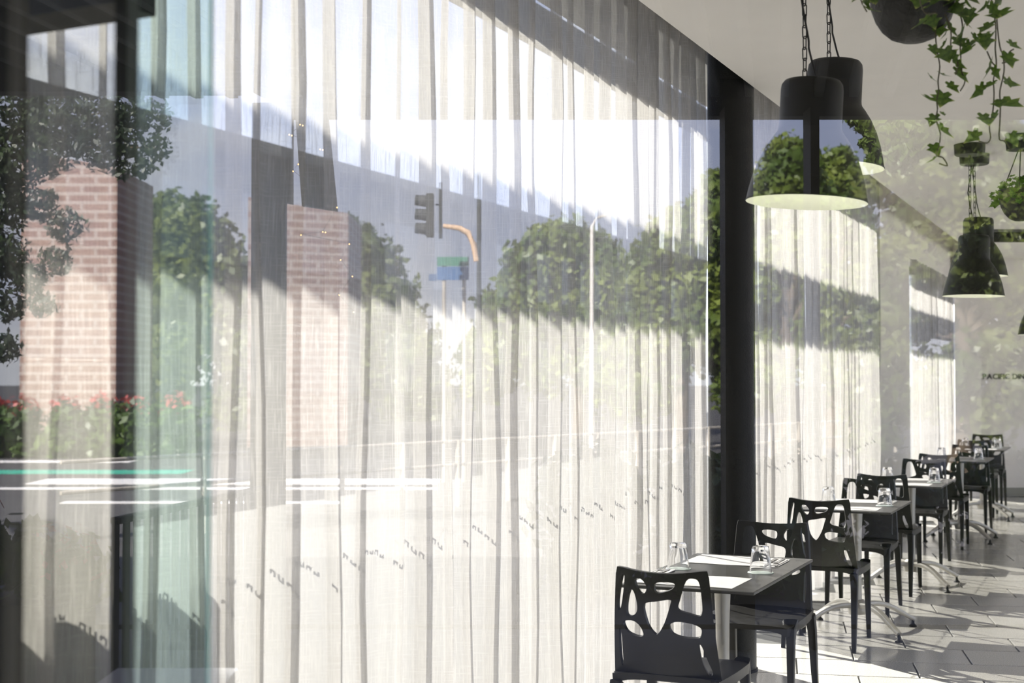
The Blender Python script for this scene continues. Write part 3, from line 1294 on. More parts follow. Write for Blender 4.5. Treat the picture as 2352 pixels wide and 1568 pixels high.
leaves = [
    (910, 460, 60), (1000, 420, 62), (1020, 520, 90), (890, 700, 62), (990, 680, 70), (1070, 790, 75), (885, 900, 80), (985, 900, 92), (990, 995, 34), (910, 1065, 68), (995, 1170, 95), (925, 1320, 72), (915, 1400, 62), (960, 1370, 44),
    (1080, 30, 92), (1190, 60, 80), (1130, 170, 110), (1215, 180, 80), (950, 300, 90), (1060, 300, 85), (1160, 310, 70), (1130, 400, 75), (1200, 490, 90), (1090, 520, 55), (1120, 590, 72), (1140, 690, 92), (1050, 60, 70), (1240, 30, 70), (1180, 230, 80),
    (1110, 110, 90), (1010, 330, 60), (1240, 420, 70), (1200, 440, 70),
    (1360, 100, 80), (1480, 60, 110), (1480, 190, 110), (1370, 290, 92), (1270, 370, 70), (1350, 400, 85), (1590, 430, 75), (1555, 560, 90), (1390, 650, 110), (1390, 780, 80), (1560, 760, 80), (1310, 830, 88), (1560, 960, 120), (1350, 1070, 80), (1430, 1050, 74),
    (1260, 1220, 85), (1590, 1230, 75), (1420, 20, 100), (1530, 20, 90), (1420, 130, 80), (1440, 660, 70), (1480, 930, 70), (1410, 345, 70), (1360, 330, 60),
    (790, 60, 80), (850, 110, 75), (830, 240, 100), (900, 225, 70), (930, 60, 80), (970, 20, 80),
    (245, 30, 62), (330, 60, 70), (355, 130, 88), (385, 15, 70), (420, 5, 60), (300, 10, 60),
]
for k, (x, y, s) in enumerate(leaves):
    vine = stem_objs[0 if x < 1000 and y > 250 else (1 if x < 1280 and x > 930 else (3 if x < 1450 and x > 1250 else (4 if x >= 1450 else (8 if x > 700 else 7))))]
    dy = -0.05 - 0.07 * random.Random(k).random()
    if 700 < x < 1000 and y < 260:
        dy = -0.15
    size = s / 3.732 / FPX * BY * 1.3
    put_leaf(vine, None, V6(x, y, dy) + Vector((0, 0, size * 0.5)), size, 100 + k)
# leaves over the bowl's rim, above the frame
for k in range(26):
    a = 2 * PI * k / 26
    r_ = 0.11 + 0.035 * random.Random(k).random()
    put_leaf(bk1, None, Vector((r_ * math.cos(a), r_ * math.sin(a), 0.165 + 0.04 * random.Random(k + 50).random())), 0.026, 400 + k)

# the far basket
fc = at_y(2346, 508, 8.7)
bk2 = thing('hanging_basket', 'small dark bowl of bushy bright green leaves hanging far right', 'planter', fc, group='hanging baskets')
MB().lathe([(r_ * 0.75, z * 0.90) for r_, z in prof0], 36).build('bowl', M_BOWL, bk2, smooth=60)
MB().lathe([(0.0, 0.175), (0.129, 0.175)], 24).build('soil', M_SOIL, bk2)
wr = MB()
for k in range(3):
    a = 2 * PI * k / 3 + 0.1 + PI / 3 * 2
    wr.tube([(0.133 * math.cos(a), 0.133 * math.sin(a), 0.19), (0.012 * math.cos(a), 0.012 * math.sin(a), CZ - fc.z - 0.08)], 0.0035, 6)
wr.build('chain', M_CHAIN, bk2)
MB().lathe([(0, CZ - fc.z - 0.09), (0.085, CZ - fc.z - 0.09), (0.092, CZ - fc.z), (0, CZ - fc.z)], 24).build('canopy', M_LAMP, bk2, smooth=40)
for k in range(150):
    r = random.Random(900 + k)
    a = r.uniform(0, 2 * PI)
    rr = 0.175 * math.sqrt(r.random())
    z = 0.18 + 0.11 * (1 - (rr / 0.175) ** 2) * r.random() - (0.10 * r.random() if rr > 0.13 else 0)
    put_leaf(bk2, None, Vector((rr * math.cos(a), rr * math.sin(a), z)), r.uniform(0.022, 0.036), 700 + k, IVY2)
vv = MB().tube([Vector((0.02, -0.19, 0.15)), Vector((0.01, -0.21, 0.0)), Vector((0.0, -0.20, -0.18)), Vector((0.015, -0.20, -0.40))], 0.003, 6).build('vine', M_STEM, bk2)
for k in range(9):
    r = random.Random(1200 + k)
    put_leaf(vv, None, Vector((0.02 + r.uniform(-0.05, 0.05), -0.20, 0.0 - 0.045 * k)), 0.032, 1300 + k, IVY)

# ceiling vent near the end wall
vp = at_z(2268, 527, CEIL)
vt = thing('ceiling_vent', 'grey slotted air vent in the ceiling near the end wall', 'vent', (vp.x + 0.66, vp.y + 0.42, CZ))
MB().box(0, 0, -0.012, 1.24, 0.9, 0.024).build('vent_frame', M_VENT, vt)
for k in range(9):
    MB().box(0, -0.38 + 0.095 * k, -0.034, 1.16, 0.05, 0.018, Matrix.Rotation(0.5, 3, 'X')).build('slat', M_FRAME, vt)

# lettering on the end wall
lp = at_y(2258, 870, 17.95)
ltr = thing('wall_lettering', 'dark capital letters reading PACIFIC DINING on the far end wall', 'sign', (lp.x, 17.955, lp.z))
cx = 0.0
LETTER_H = 0.092
fnt = None
for chx in 'PACIFIC DINING':
    if chx == ' ':
        cx += 0.030
        continue
    cu = bpy.data.curves.new('letter', 'FONT')
    cu.body = chx
    cu.size = LETTER_H
    cu.extrude = 0.005
    cu.offset = 0.0012
    tmp = bpy.data.objects.new('letter_tmp', cu)
    C.objects.link(tmp)
    bpy.context.view_layer.update()
    me = bpy.data.meshes.new_from_object(tmp.evaluated_get(bpy.context.evaluated_depsgraph_get()))
    bpy.data.objects.remove(tmp)
    xs = [v.co.x for v in me.vertices]
    wdt = max(xs) - min(xs)
    for v in me.vertices:
        v.co.x -= min(xs)
    me.materials.clear()
    me.materials.append(M_LETTER)
    o = bpy.data.objects.new('letter', me)
    C.objects.link(o)
    o.parent = ltr
    o.location = (cx, 0, 0)
    o.rotation_euler = (PI / 2, 0, 0)
    cx += wdt + 0.009

# ------------------------------------------------------------------ the street side, behind the camera, that the front glass mirrors
M_ASPH = mat('asphalt', (0.075, 0.072, 0.07), 0.9, var=0.12, vscale=3)
M_DECK = mat('deck_paving', (0.12, 0.11, 0.095), 0.8, var=0.1)
M_LINE = mat('road_paint_white', (0.80, 0.78, 0.74), 0.7)
M_LINEG = mat('road_paint_green', (0.05, 0.42, 0.28), 0.7)
M_POST = mat('verandah_dark', (0.010, 0.011, 0.010), 0.6, var=0.2)
M_WIN = mat('dark_window', (0.06, 0.07, 0.08), 0.2)
M_PINK = mat('pale_concrete', (0.62, 0.58, 0.53), 0.8, var=0.08)
M_BARK = mat('bark', (0.10, 0.075, 0.05), 0.9, var=0.3, bump=0.6, bscale=20)
M_TREE1 = leaf_mat('tree_leaf_bright', (0.065, 0.115, 0.012), (0.22, 0.27, 0.045), 0.9, 0.3)
M_TREE2 = leaf_mat('tree_leaf_olive', (0.045, 0.075, 0.012), (0.15, 0.18, 0.035), 0.9, 0.3)
M_TREE3 = leaf_mat('tree_leaf_dark', (0.012, 0.025, 0.012), (0.035, 0.055, 0.018), 1.2, 0.2)
M_HEDGE = leaf_mat('hedge_leaf', (0.03, 0.07, 0.012), (0.11, 0.18, 0.03), 1.5, 0.3)
M_RED = leaf_mat('red_petal', (0.35, 0.03, 0.03), (0.6, 0.10, 0.09), 5.0, 0.3)
M_SIGNAL = mat('signal_black', (0.03, 0.032, 0.028), 0.5)
M_GALV = mat('pole_galvanised', (0.42, 0.38, 0.32), 0.5, var=0.1)
M_TAN = mat('painted_pole_tan', (0.62, 0.42, 0.26), 0.5)


def mbox(mb, X0, X1, Z0, Z1, z0, z1):
    """box given by its mirrored depths"""
    return mb.box((X0 + X1) / 2, 2 * GY - (Z0 + Z1) / 2, (z0 + z1) / 2, abs(X1 - X0), abs(Z1 - Z0), z1 - z0)


dk = MB()
dk.box(1.0, -1.9, -0.08, 14, 6.9, 0.14)
struct(dk.build('floor_deck', M_DECK))
# verandah roof with battens and edge beams
vr = thing('verandah_roof', 'dark battened verandah roof over the pavement in front of the glass', 'roof', (0, 0, 3.1))
MB().box(1.0, -1.9, 0.16, 16, 7.0, 0.08).build('roof_panel', M_POST, vr)
M_BAT = mat('batten_grey', (0.10, 0.10, 0.09), 0.6)
sg = Vector((G1.x, -G1.y, 0))
ang = math.atan2(sg.y, sg.x)
bat = None
for k in range(60):
    x = -5.0 + 0.2 * k
    c = Vector((x + 0.0, -1.9, 0.06))
    if bat is None:
        bat = MB().box(0, 0, 0, 6.4, 0.05, 0.09)
        b0 = bat.build('batten', M_BAT, vr)
        o = b0
    else:
        o = bpy.data.objects.new('batten', b0.data)
        C.objects.link(o)
        o.parent = vr
    o.location = c
    o.rotation_euler = (0, 0, ang)
bL = MB()
pl = at_y(575, 215, 7.55)
mbox(bL, -6, pl.x, 7.5, 7.62, pl.z, pl.z + 0.16)
bL.build('edge_beam', M_POST, vr, loc=(0, 0, -3.1))
bR = MB()
pr = at_y(700, 271, 8.25)
mbox(bR, pl.x, 8, 8.2, 8.32, pr.z, pr.z + 0.17)
pr2 = at_y(700, 222, 8.25)
mbox(bR, pl.x, 8, 8.2, 8.32, pr2.z, pr2.z + 0.10)
bR.build('edge_beam', M_POST, vr, loc=(0, 0, -3.1))
# posts of the verandah
for (pa, pb, Y, lab) in [(584, 652, 7.9, 'wide grey verandah post mirrored left of centre'), (1660, 1724, 8.0, 'dark verandah post mirrored over the black column'),
                         (1855, 1875, 8.0, 'slim dark verandah post mirrored in the nearest lamp')]:
    a, b = at_y(pa, 860, Y), at_y(pb, 860, Y)
    m_ = MB()
    mbox(m_, a.x, b.x, Y - 0.1, Y + 0.1, -0.02, pr.z)
    tag(m_.build('verandah_post', M_POST), lab, 'post')
# hanging dark panels with a narrow slit between, beside the wide post
pn = MB()
Yp = 8.0


def vpoly(mb, pts, Y, th):
    a = [mir(at_y(x, y, Y)) for x, y in pts]
    b = [mir(at_y(x, y, Y) * 1.0) + Vector((0, -th, 0)) for x, y in pts]
    n = len(pts)
    mb.add(a + b, [tuple(range(n)), tuple(range(2 * n - 1, n - 1, -1))] + [(i, n + i, n + (i + 1) % n, (i + 1) % n) for i in range(n)])
    return mb


tag(normals_out(vpoly(MB(), [(650, 236), (674, 240), (674, 470), (600, 458), (600, 236)], Yp + 0.12, 0.02).build('awning_panel', M_POST)), 'dark hanging awning panel mirrored beside the wide post', 'awning')
tag(normals_out(vpoly(MB(), [(677, 240), (752, 240), (776, 486), (694, 474)], Yp + 0.12, 0.02).build('awning_panel', M_POST)), 'slanted dark awning panel mirrored right of the narrow slit', 'awning')

M_FAIRY = bpy.data.materials.new('fairy_bulb')
M_FAIRY.use_nodes = True
M_FAIRY.node_tree.nodes['Principled BSDF'].inputs['Emission Color'].default_value = (1.0, 0.55, 0.18, 1)
M_FAIRY.node_tree.nodes['Principled BSDF'].inputs['Emission Strength'].default_value = 7
fpx = [(690, 287), (696, 289), (665, 310), (671, 312), (736, 344), (742, 345), (686, 378), (674, 394), (775, 477), (742, 533), (748, 534), (692, 540), (803, 561), (783, 597), (810, 635), (780, 678), (813, 717)]
fb = mir(at_y(690, 287, 7.75))
fs_ = thing('string_lights', 'string of tiny orange bulbs mirrored around the dark awning panels', 'string lights', fb)
bm0 = None
for (x, y) in fpx:
    q = mir(at_y(x, y, 7.75)) - fb
    if bm0 is None:
        o = MB().lathe([(0, -0.005), (0.004, -0.002), (0.004, 0.002), (0, 0.005)], 8).build('bulb', M_FAIRY, fs_)
        bm0 = o.data
    else:
        o = bpy.data.objects.new('bulb', bm0)
        C.objects.link(o)
        o.parent = fs_
    o.location = q
MB().tube([mir(at_y(x, y - 2, 7.75)) - fb for x, y in fpx], 0.0012, 5).build('wire', M_CORD, fs_)

# road, kerb, painted lines
rd = MB()
mbox(rd, -40, 30, 9.0, 27.0, -0.15, -0.06)
struct(rd.build('road', M_ASPH))


def stripe(y0, y1, x0, x1, m, lab):
    Za, Zb = at_z(600, y1, -0.06).y, at_z(600, y0, -0.06).y
    s_ = MB()
    mbox(s_, (x0 - 1176) / FPX * Za, (x1 - 1176) / FPX * Za, Za, Zb, -0.06, -0.052)
    tag(s_.build('road_line', m), lab, 'road marking')


stripe(1100, 1112, 60, 1005, M_LINE, 'thick white road line mirrored across the left')
stripe(1120, 1124, -40, 1005, M_LINE, 'thin white road line just below the thick one')
stripe(1152, 1156, 140, 800, M_LINE, 'lowest thin white road line, above the railing')
stripe(1080, 1088, -200, 420, M_LINEG, 'green painted road strip mirrored at the far left')
stripe(1058, 1062, -200, 300, M_LINE, 'upper thin white road line mirrored at the far left')


def foliage(name, blobs, count, size, m, parent, seed, droop=0.0, core=True):
    """leaf cards scattered over blob surfaces, plus leafy cores; one mesh"""
    rg = np.random.default_rng(seed)
    B_ = np.array(blobs, float)
    wts = B_[:, 3] ** 2
    wts /= wts.sum()
    idx = rg.choice(len(B_), count, p=wts)
    dirs = rg.normal(size=(count, 3))
    dirs /= np.linalg.norm(dirs, axis=1)[:, None]
    rad = B_[idx, 3] * (0.80 + 0.34 * rg.random(count) ** 1.5)
    lump = 1 + 0.16 * np.sin(dirs[:, 0] * 7 + idx) * np.cos(dirs[:, 2] * 6 + idx * 2) + 0.10 * np.sin(dirs[:, 1] * 13 + idx * 3)
    cen = B_[idx, :3] + dirs * (rad * lump)[:, None] * np.array([1, 1, 0.9])
    nrm = dirs + rg.normal(size=(count, 3)) * 0.7
    nrm /= np.linalg.norm(nrm, axis=1)[:, None]
    rf = rg.normal(size=(count, 3))
    rf[:, 2] -= droop
    tg = rf - (rf * nrm).sum(1)[:, None] * nrm
    tg /= np.linalg.norm(tg, axis=1)[:, None]
    bt = np.cross(nrm, tg)
    sz = size * (0.6 + 0.8 * rg.random(count))
    a = tg * sz[:, None]
    b = bt * (sz * (0.45 if droop else 0.6))[:, None]
    V_ = np.stack([cen - a, cen + b, cen + a, cen - b], 1).reshape(-1, 3)
    F_ = np.arange(count * 4).reshape(-1, 4)
    mb = MB()
    mb.v = [tuple(v) for v in V_]
    mb.f = [tuple(int(i) for i in f) for f in F_]
    if core:
        for (x, y, z, r_) in blobs:
            mb.lathe([(0.001, -0.66 * r_)] + [(0.70 * r_ * math.cos(t), 0.66 * r_ * math.sin(t)) for t in np.linspace(-1.2, 1.2, 6)] + [(0.001, 0.66 * r_)], 10, c=(x, y, z))
    o_ = mb.build(name, m, parent)
    o_['kind'] = 'stuff'
    return o_


def tree(label, X, Zv, blobs_px, count, size, m, seed, trunk_h=None):
    """blobs_px: (px, py, radius in px) as mirrored at depth Zv"""
    base = mir(Vector((X, Zv, -0.15)))
    t = thing('tree', label, 'tree', base)
    r = random.Random(seed)
    bl = []
    for (px, py, rp) in blobs_px:
        R_ = rp / FPX * Zv
        q = mir(at_y(px, py, Zv + r.uniform(-0.5, 0.5) * R_)) - base
        bl.append((q.x, q.y, q.z, R_))
    hi = max(b[2] for b in bl)
    MB().tube([(0, 0, 0), (0.05, 0.02, hi * 0.35), (-0.06, 0, hi * 0.6), (0, 0, hi * 0.85)], [0.035 * hi, 0.028 * hi, 0.02 * hi, 0.008 * hi], 8).build('trunk', M_BARK, t, smooth=60)
    for b in bl[::3]:
        MB().tube([(0, 0, hi * 0.4), (b[0] * 0.5, b[1] * 0.5, (hi * 0.45 + b[2]) / 2), (b[0], b[1], b[2])], [0.018 * hi, 0.012 * hi, 0.004 * hi], 6).build('branch', M_BARK, t, smooth=60)
    foliage('foliage', bl, count, size, m, t, seed)
    return t


def dome(x0, x1, ytop, ybase, seed, rmin=45, rmax=95, n=16):
    """a heap of blobs whose outline is a dome"""
    r = random.Random(seed)
    out = []
    for i in range(n):
        u = (i + 0.5) / n
        x = x0 + (x1 - x0) * u
        top = ybase - (ybase - ytop) * math.sin(PI * min(max(u, 0.06), 0.94)) ** 0.62
        rr = r.uniform(rmin, rmax)
        out.append((x, top + rr, rr))
        if top + 2.4 * rr < ybase:
            out.append((x + r.uniform(-30, 30), top + 2.5 * rr, rr * 1.1))
        if top + 4 * rr < ybase:
            out.append((x + r.uniform(-30, 30), top + 4.2 * rr, rr * 1.1))
    return out


def Xp(px, Z):
    return (px - 1176) / FPX * Z


tree('tall domed leafy tree mirrored in the left of the glass', Xp(420, 44), 44, dome(140, 640, 432, 950, 1), 16000, 0.14, M_TREE2, 11)
tree('lower rounded tree mirrored right of the brick building', Xp(820, 53), 53, dome(640, 975, 500, 950, 2), 12000, 0.14, M_TREE2, 12)
tree('wide rounded sunlit tree mirrored right of the traffic light', Xp(1330, 38), 38, dome(1095, 1500, 495, 900, 3, 40, 80), 16000, 0.12, M_TREE1, 13)
tree('sunlit tree mirrored beside the black column', Xp(1560, 31), 31, dome(1420, 1730, 470, 900, 4, 40, 80) + [(1645, 430, 42), (1635, 480, 60), (1650, 560, 60)], 16000, 0.10, M_TREE1, 14)
tree('bushy bright green tree mirrored in the nearest lamp', Xp(1800, 27), 27, dome(1715, 1905, 308, 900, 5, 32, 60), 16000, 0.075, M_TREE1, 15)
tree('pointed green tree mirrored in the right side of the lamp', Xp(1915, 33), 33, dome(1870, 1985, 330, 900, 6, 22, 40), 9000, 0.08, M_TREE1, 16)
tree('large loose tree mirrored over the white wall at right', Xp(2200, 22), 22, dome(1985, 2480, 215, 1000, 7, 55, 95, 22) + [(2045, 390, 60), (2005, 440, 45), (2075, 330, 60), (2290, 800, 90), (2360, 900, 90), (2200, 860, 90), (2120, 900, 80), (2260, 960, 80)], 24000, 0.075, M_TREE2, 17)

# dark fine-leaved tree close by on the left
tb = mir(Vector((-3.2, 12, -0.15)))
dt = thing('tree', 'dark fine-leaved tree with drooping branches mirrored at the far left', 'tree', tb)
MB().tube([(-2.0, 0, 0), (-1.9, 0, 2.0), (-1.8, 0, 3.6), (-1.7, 0, 4.4)], [0.16, 0.13, 0.09, 0.04], 10).build('trunk', M_BARK, dt, smooth=60)
blb = []
for (x, y, r_) in [(20, 250, 90), (120, 260, 80), (210, 270, 70), (290, 250, 55), (350, 270, 40), (290, 330, 45), (360, 340, 30), (330, 385, 26), (230, 340, 55), (120, 350, 55), (40, 370, 70), (10, 480, 60), (90, 470, 40),
                   (150, 520, 42), (10, 590, 55), (70, 640, 38), (130, 600, 36), (20, 700, 40), (100, 700, 30), (10, 800, 36), (285, 390, 24), (-40, 420, 90), (-60, 600, 90)]:
    q = mir(at_y(x, y, 12)) - tb
    blb.append((q.x, q.y, q.z, r_ / FPX * 12))
foliage('foliage', blb, 13000, 0.032, M_TREE3, dt, 31, droop=0.6, core=False)
for b in blb[::3]:
    MB().tube([(-1.8, 0, 3.2), ((b[0] - 1.8) / 2, b[1], (3.2 + b[2]) / 2 + 0.2), b[:3]], [0.035, 0.02, 0.006], 6).build('branch', M_BARK, dt)
# drooping fronds at the right, close by
wb = mir(Vector((3.6, 9.5, -0.1)))
wt = thing('tree', 'drooping green branch tips mirrored at the right edge of the lamp', 'tree', wb)
MB().tube([(0.5, 0, 0), (0.5, 0, 2.2), (0.2, 0, 3.6)], [0.12, 0.10, 0.05], 10).build('trunk', M_BARK, wt, smooth=60)
blb = []
for (x, y, r_) in [(1960, 270, 20), (1985, 285, 24), (2005, 310, 22), (2015, 340, 20), (2040, 300, 40), (1990, 330, 14), (2000, 370, 14), (2060, 360, 40), (2100, 300, 60), (2240, 560, 30), (2255, 600, 26), (2225, 600, 20), (2265, 540, 26), (2235, 650, 18),
                   (2140, 700, 30), (2170, 740, 26), (2120, 760, 22)]:
    q = mir(at_y(x, y, 9.5)) - wb
    blb.append((q.x, q.y, q.z, r_ / FPX * 9.5))
foliage('foliage', blb, 5000, 0.032, M_TREE1, wt, 33, droop=1.6, core=False)

# brick building behind the trees at left: courses of pale blocks
bb = thing('brick_building', 'pinkish brick building mirrored behind the trees at left', 'building', mir(Vector((-4.6, 46, -0.15))))
M_BRICK = bpy.data.materials.new('pink_brick')
M_BRICK.use_nodes = True
nb, lb_ = M_BRICK.node_tree.nodes, M_BRICK.node_tree.links
bt_ = nb.new('ShaderNodeTexBrick')
tcb = nb.new('ShaderNodeTexCoord')
mpb = nb.new('ShaderNodeMapping')
mpb.inputs['Rotation'].default_value = (PI / 2, 0, 0)
lb_.new(tcb.outputs['Object'], mpb.inputs['Vector'])
lb_.new(mpb.outputs[0], bt_.inputs['Vector'])
bt_.inputs['Scale'].default_value = 1.0
bt_.inputs['Brick Width'].default_value = 0.6
bt_.inputs['Row Height'].default_value = 0.19
bt_.inputs['Mortar Size'].default_value = 0.035
bt_.inputs['Color1'].default_value = (0.24, 0.145, 0.12, 1)
bt_.inputs['Color2'].default_value = (0.29, 0.19, 0.155, 1)
bt_.inputs['Mortar'].default_value = (0.38, 0.31, 0.275, 1)
lb_.new(bt_.outputs['Color'], nb['Principled BSDF'].inputs['Base Color'])
nb['Principled BSDF'].inputs['Roughness'].default_value = 0.85
bw = MB()
bw.box(0, 0, 3.4, 0.1, 0.1, 6.8)
bw.v, bw.f = [], []
Zb_ = 33
pa, pb = at_y(590, 452, Zb_), at_y(800, 490, Zb_ + 1)
o0 = mir(Vector((-4.6, 46, -0.15)))
bw2 = MB()
a0, a1 = mir(pa) - o0, mir(pb) - o0
bw2.add([(a0.x - 0.2, a0.y, 0), (a1.x, a1.y, 0), (a1.x, a1.y - 3, 0), (a0.x - 0.2, a0.y - 3, 0), (a0.x - 0.2, a0.y, a0.z), (a1.x, a1.y, a1.z), (a1.x, a1.y - 3, a1.z), (a0.x - 0.2, a0.y - 3, a0.z)],
        [(0, 1, 5, 4), (1, 2, 6, 5), (2, 3, 7, 6), (3, 0, 4, 7), (4, 5, 6, 7)])
normals_out(bw2.build('wall', M_BRICK, bb))
pc, pd = at_y(50, 345, 30), at_y(270, 385, 30)
c0, c1 = mir(pc) - o0, mir(pd) - o0
bw3 = MB()
bw3.add([(c0.x, c0.y, 0), (c1.x, c1.y, 0), (c1.x, c1.y - 3, 0), (c0.x, c0.y - 3, 0), (c0.x, c0.y, c0.z), (c1.x, c1.y, c1.z), (c1.x, c1.y - 3, c1.z), (c0.x, c0.y - 3, c0.z)],
        [(0, 1, 5, 4), (1, 2, 6, 5), (2, 3, 7, 6), (3, 0, 4, 7), (4, 5, 6, 7)])
normals_out(bw3.build('wall', M_BRICK, bb))

# white apartment block far left
ab_ = mir(Vector((-21.0, 70, -0.15)))
ab = thing('apartment_building', 'white apartment block with stacked balconies mirrored far left', 'building', ab_)
z7 = lambda py: at_y(140, py, 70).z + 0.15
MB().box(0, 0, z7(716) / 2, 4.2, 4, z7(716)).build('wall', M_PINK, ab)
M_WHT = mat('white_render', (0.85, 0.84, 0.82), 0.6)
for k in range(8):
    zz = z7(758 + 19 * k)
    MB().box(0.3, 2.3, zz, 4.6, 1.2, 0.16).build('balcony', M_WHT, ab)
    MB().box(0.0, 2.03, zz - 0.22, 3.6, 0.05, 0.20).build('window', M_WIN, ab)

# traffic light, its mast and the road sign
ZT = 20.0


def vp_(px, py, Z=ZT):
    return mir(at_y(px, py, Z))


tl_b = vp_(1100, 900)
tl_b.z = -0.15
tl = thing('traffic_light', 'traffic light on a curved arm mirrored in the centre of the glass', 'traffic light', tl_b)
rel = lambda px, py: vp_(px, py) - tl_b
MB().tube([(0, 0, 0), rel(1100, 640), rel(1101, 300)], [0.05, 0.035, 0.028], 10).build('pole', M_SIGNAL, tl, smooth=60)
MB().tube([rel(1095, 600), rel(1088, 560), rel(1075, 535), rel(1055, 524), rel(1018, 519)], [0.045, 0.045, 0.045, 0.040, 0.032], 10).build('arm', M_TAN, tl, smooth=60)
MB().tube([rel(1012, 419), rel(1012, 548)], 0.026, 8).build('bracket', M_SIGNAL, tl)
hb = MB()
c0 = rel(988, 495)
hb.box(c0.x, c0.y, c0.z, 0.10, 0.25, 0.60)
hd = hb.build('signal_head', M_SIGNAL, tl)
for k, yy in enumerate((462, 494, 526)):
    c = rel(980, yy)
    v_ = MB()
    v_.tube([(c.x, c.y, c.z), (c.x - 0.16, c.y, c.z + 0.015)], [0.085, 0.075], 12, cap=False)
    v_.build('visor', M_SIGNAL, hd)
    MB().lathe([(0, 0), (0.07, 0.0), (0.05, 0.02), (0, 0.028)], 12, M=Matrix.Rotation(-PI / 2, 3, 'Y'), c=(c.x - 0.01, c.y, c.z)).build('lens', mat('lens_%s' % 'rag'[k], [(0.25, 0.02, 0.02), (0.3, 0.15, 0.02), (0.02, 0.2, 0.08)][k], 0.2), hd)
bpos = rel(1015, 520)
MB().tube([rel(1000, 470), rel(1012, 470)], 0.012, 6).build('clamp', M_SIGNAL, tl)
# green and blue direction sign beside it
sgn_b = vp_(1062, 900, 21)
sgn_b.z = -0.15
sg_ = thing('road_sign', 'green and blue road direction sign mirrored beside the traffic light', 'sign', sgn_b)
r21 = lambda px, py: vp_(px, py, 21) - sgn_b


def sign_panel(x0, y0, x1, y1, m, nm):
    a, b = r21(x0, y0), r21(x1, y1)
    s_ = MB().box((a.x + b.x) / 2, a.y, (a.z + b.z) / 2, abs(b.x - a.x), 0.02, abs(a.z - b.z))
    s_.build(nm, m, sg_)


sign_panel(1004, 590, 1077, 611, mat('sign_green', (0.05, 0.20, 0.13), 0.5), 'sign_panel')
sign_panel(1004, 613, 1077, 643, mat('sign_blue', (0.06, 0.14, 0.30), 0.5), 'sign_panel')
sign_panel(985, 629, 1003, 645, mat('sign_blue_small', (0.10, 0.16, 0.28), 0.5), 'sign_panel')
for xx in (1020, 1066):
    a = r21(xx, 590)
    MB().tube([(a.x, a.y - 0.03, 0), (a.x, a.y - 0.03, a.z)], 0.03, 8).build('post', M_GALV, sg_)
# slim street lamp
sl_b = vp_(1359, 900, 26)
sl_b.z = -0.15
sl = thing('street_lamp', 'slim pale street lamp mirrored in front of the sunlit trees', 'street lamp', sl_b)
r26 = lambda px, py: vp_(px, py, 26) - sl_b
MB().tube([(0, 0, 0), r26(1359, 520), r26(1372, 500)], [0.05, 0.032, 0.025], 8).build('pole', M_PINK, sl, smooth=60)
MB().tube([r26(1372, 500), r26(1392, 494)], [0.05, 0.04], 8, sq=(1, 0.5)).build('lamp_head', M_GALV, sl)

# white guard rail beyond the road
gb = mir(Vector((-3.07, 14.2, -0.06)))
gv = mir(Vector((7.18, 26.7, -0.06))) - gb
GN = 18
gr = thing('guard_rail', 'white two-rail roadside fence mirrored across the far side of the road', 'fence', gb)
for zz in (0.50, 0.78):
    MB().tube([(-gv.x * 0.1, -gv.y * 0.1, zz), (gv.x, gv.y, zz)], 0.02, 8).build('rail', M_GALV, gr)
for k in range(GN):
    MB().box(gv.x * k / (GN - 1), gv.y * k / (GN - 1), 0.40, 0.05, 0.05, 0.80).build('post', M_GALV, gr)


# hedges
def hedge(label, X0, X1, Zv, zt, count, size, m, seed, red=0):
    base = mir(Vector(((X0 + X1) / 2, Zv, -0.15)))
    t = thing('hedge', label, 'hedge', base)
    r = random.Random(seed)
    n = max(4, int((X1 - X0) / 0.7))
    bl = []
    for i in range(n):
        x = (X0 - X1) / 2 + (X1 - X0) * (i + 0.5) / n
        for zz in np.arange(0.3, zt + 0.10, 0.45):
            bl.append((x, r.uniform(-0.2, 0.2), zz, 0.42 * r.uniform(0.8, 1.15)))
    foliage('foliage', bl, count, size, m, t, seed)
    if red:
        top = [b for b in bl if b[2] > zt - 0.4]
        foliage('flowers', [(x, y, z + 0.25, r_ * 0.7) for x, y, z, r_ in top], red, size * 0.7, M_RED, t, seed + 1, core=False)
    return t


hedge('flowering hedge with red blooms mirrored at the far left', -12.5, -6.5, 29, 0.75, 5200, 0.10, M_HEDGE, 51, red=900)
hedge('low dark hedge mirrored at the foot of the black column', 0.2, 4.0, 10.5, 0.72, 6000, 0.06, M_HEDGE, 52)

gw = MB()  # unseen wall added outside to keep sun off the curtain's lower left
pbox(gw, -9.6, -7.0, -0.95, -0.65, -0.15, 1.55)
tag(bevel(gw.build('added_shade_wall', mat('shade_wall_dark', (0.05, 0.055, 0.045), 0.8, var=0.2)), 0.02), 'low dark wall added outside the glass to shade the lower left curtain', 'wall')
ofb = P(-2, -20)  # unseen block added to darken what shows behind the sheer curtains
of = thing('added_dark_block', 'long dark block added across the side street to dim the view through the sheer curtains', 'building', (ofb.x, ofb.y, -0.15), RZ)
M_BACKDROP = mat('added_block_dark', (0.035, 0.04, 0.034), 0.8, var=0.3, vscale=0.5)
MB().box(0, 0, 3.3, 8, 110, 6.6).build('wall', M_BACKDROP, of)
MB().box(0.2, 0, 6.72, 8.6, 110.6, 0.24).build('roof', M_BACKDROP, of)
wm = None
for fl_ in range(2):
    for k in range(22):
        if wm is None:
            o = MB().box(0, 0, 0, 0.12, 3.6, 1.6).build('window', M_WIN, of)
            wm = o.data
        else:
            o = bpy.data.objects.new('window', wm)
            C.objects.link(o)
            o.parent = of
        o.location = (4.02, -50 + 4.76 * k, 2.0 + 2.9 * fl_)
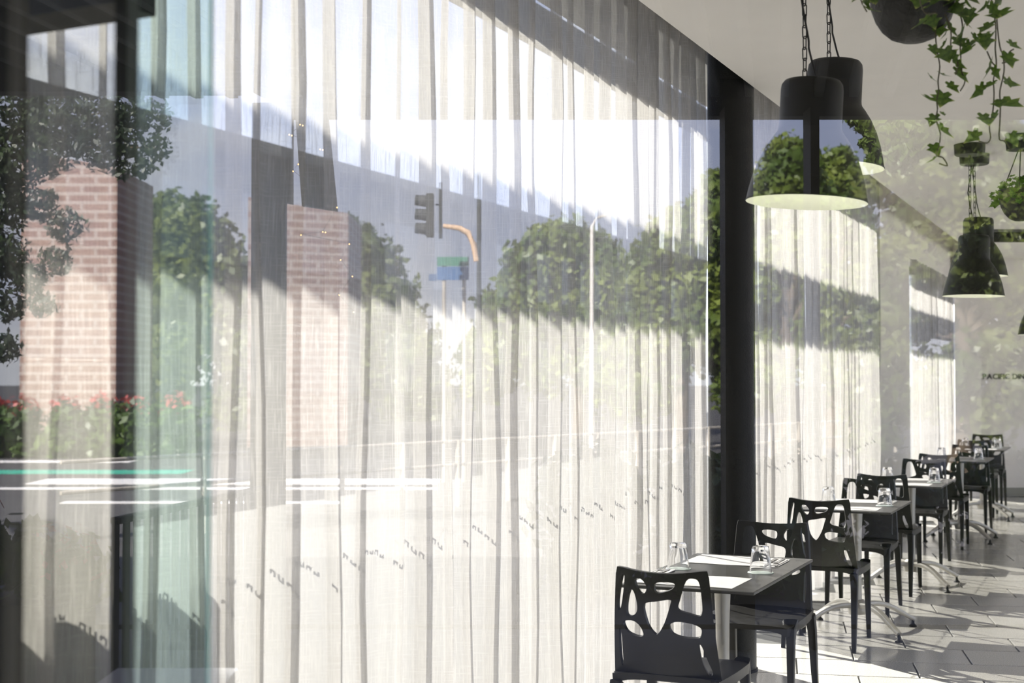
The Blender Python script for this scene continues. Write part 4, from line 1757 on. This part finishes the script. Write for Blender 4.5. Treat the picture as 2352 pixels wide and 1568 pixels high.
# planter with red flowers near the glass
pb_ = mir(Vector((-2.22, 5.2, 0)))
pt = thing('flower_planter', 'dark planter box of red geraniums mirrored at the lower left', 'planter', pb_)
MB().box(0, 0, 0.35, 1.3, 0.4, 0.70).build('planter_box', M_POST, pt)
bl = [(x, 0.05 * math.sin(x * 9), 0.82 + 0.06 * math.sin(x * 5 + 1), 0.16) for x in np.linspace(-0.6, 0.6, 9)]
foliage('foliage', bl, 1500, 0.035, M_HEDGE, pt, 61)
foliage('flowers', [(x, y + 0.05, z + 0.08, 0.12) for x, y, z, r_ in bl[::2]], 160, 0.022, M_RED, pt, 62, core=False)

# verandah railing
ra, rb = at_y(268, 1196, 4.95), at_y(600, 1121, 6.35)
r0 = mir(ra)
r0.z = 0
rl = thing('railing', 'dark upright-bar railing mirrored at the lower left', 'railing', r0)
v1 = mir(rb) - r0
v1.z = 0
hz = (ra.z + rb.z) / 2
dirr = v1.normalized()
MB().tube([(0, 0, hz), (v1.x, v1.y, hz)], 0.018, 8, sq=(1.2, 0.7)).build('rail', M_POST, rl)
MB().tube([(0, 0, 0.10), (v1.x, v1.y, 0.10)], 0.014, 8, sq=(1.2, 0.7)).build('rail', M_POST, rl)
nbar = 18
for k in range(nbar):
    q = v1 * (k / (nbar - 1))
    MB().box(q.x, q.y, hz / 2, 0.035, 0.012, hz, Matrix.Rotation(math.atan2(dirr.y, dirr.x), 3, 'Z')).build('baluster', M_POST, rl)

# white table outside, only its corner mirrored at the bottom edge
tcn = mir(at_z(548, 1534, 0.74))
ot = thing('patio_table', 'white patio table corner mirrored at the bottom left edge', 'table', (tcn.x - 0.16, tcn.y + 0.33, 0))
tt_ = MB().box(0, 0, 0.725, 0.32, 0.7, 0.03).build('tabletop', mat('patio_white', (0.78, 0.80, 0.86), 0.35), ot)
bevel(tt_, 0.006, 2)
for sx in (-1, 1):
    for sy in (-1, 1):
        MB().box(sx * 0.13, sy * 0.31, 0.355, 0.04, 0.04, 0.71).build('leg', M_POST, ot)
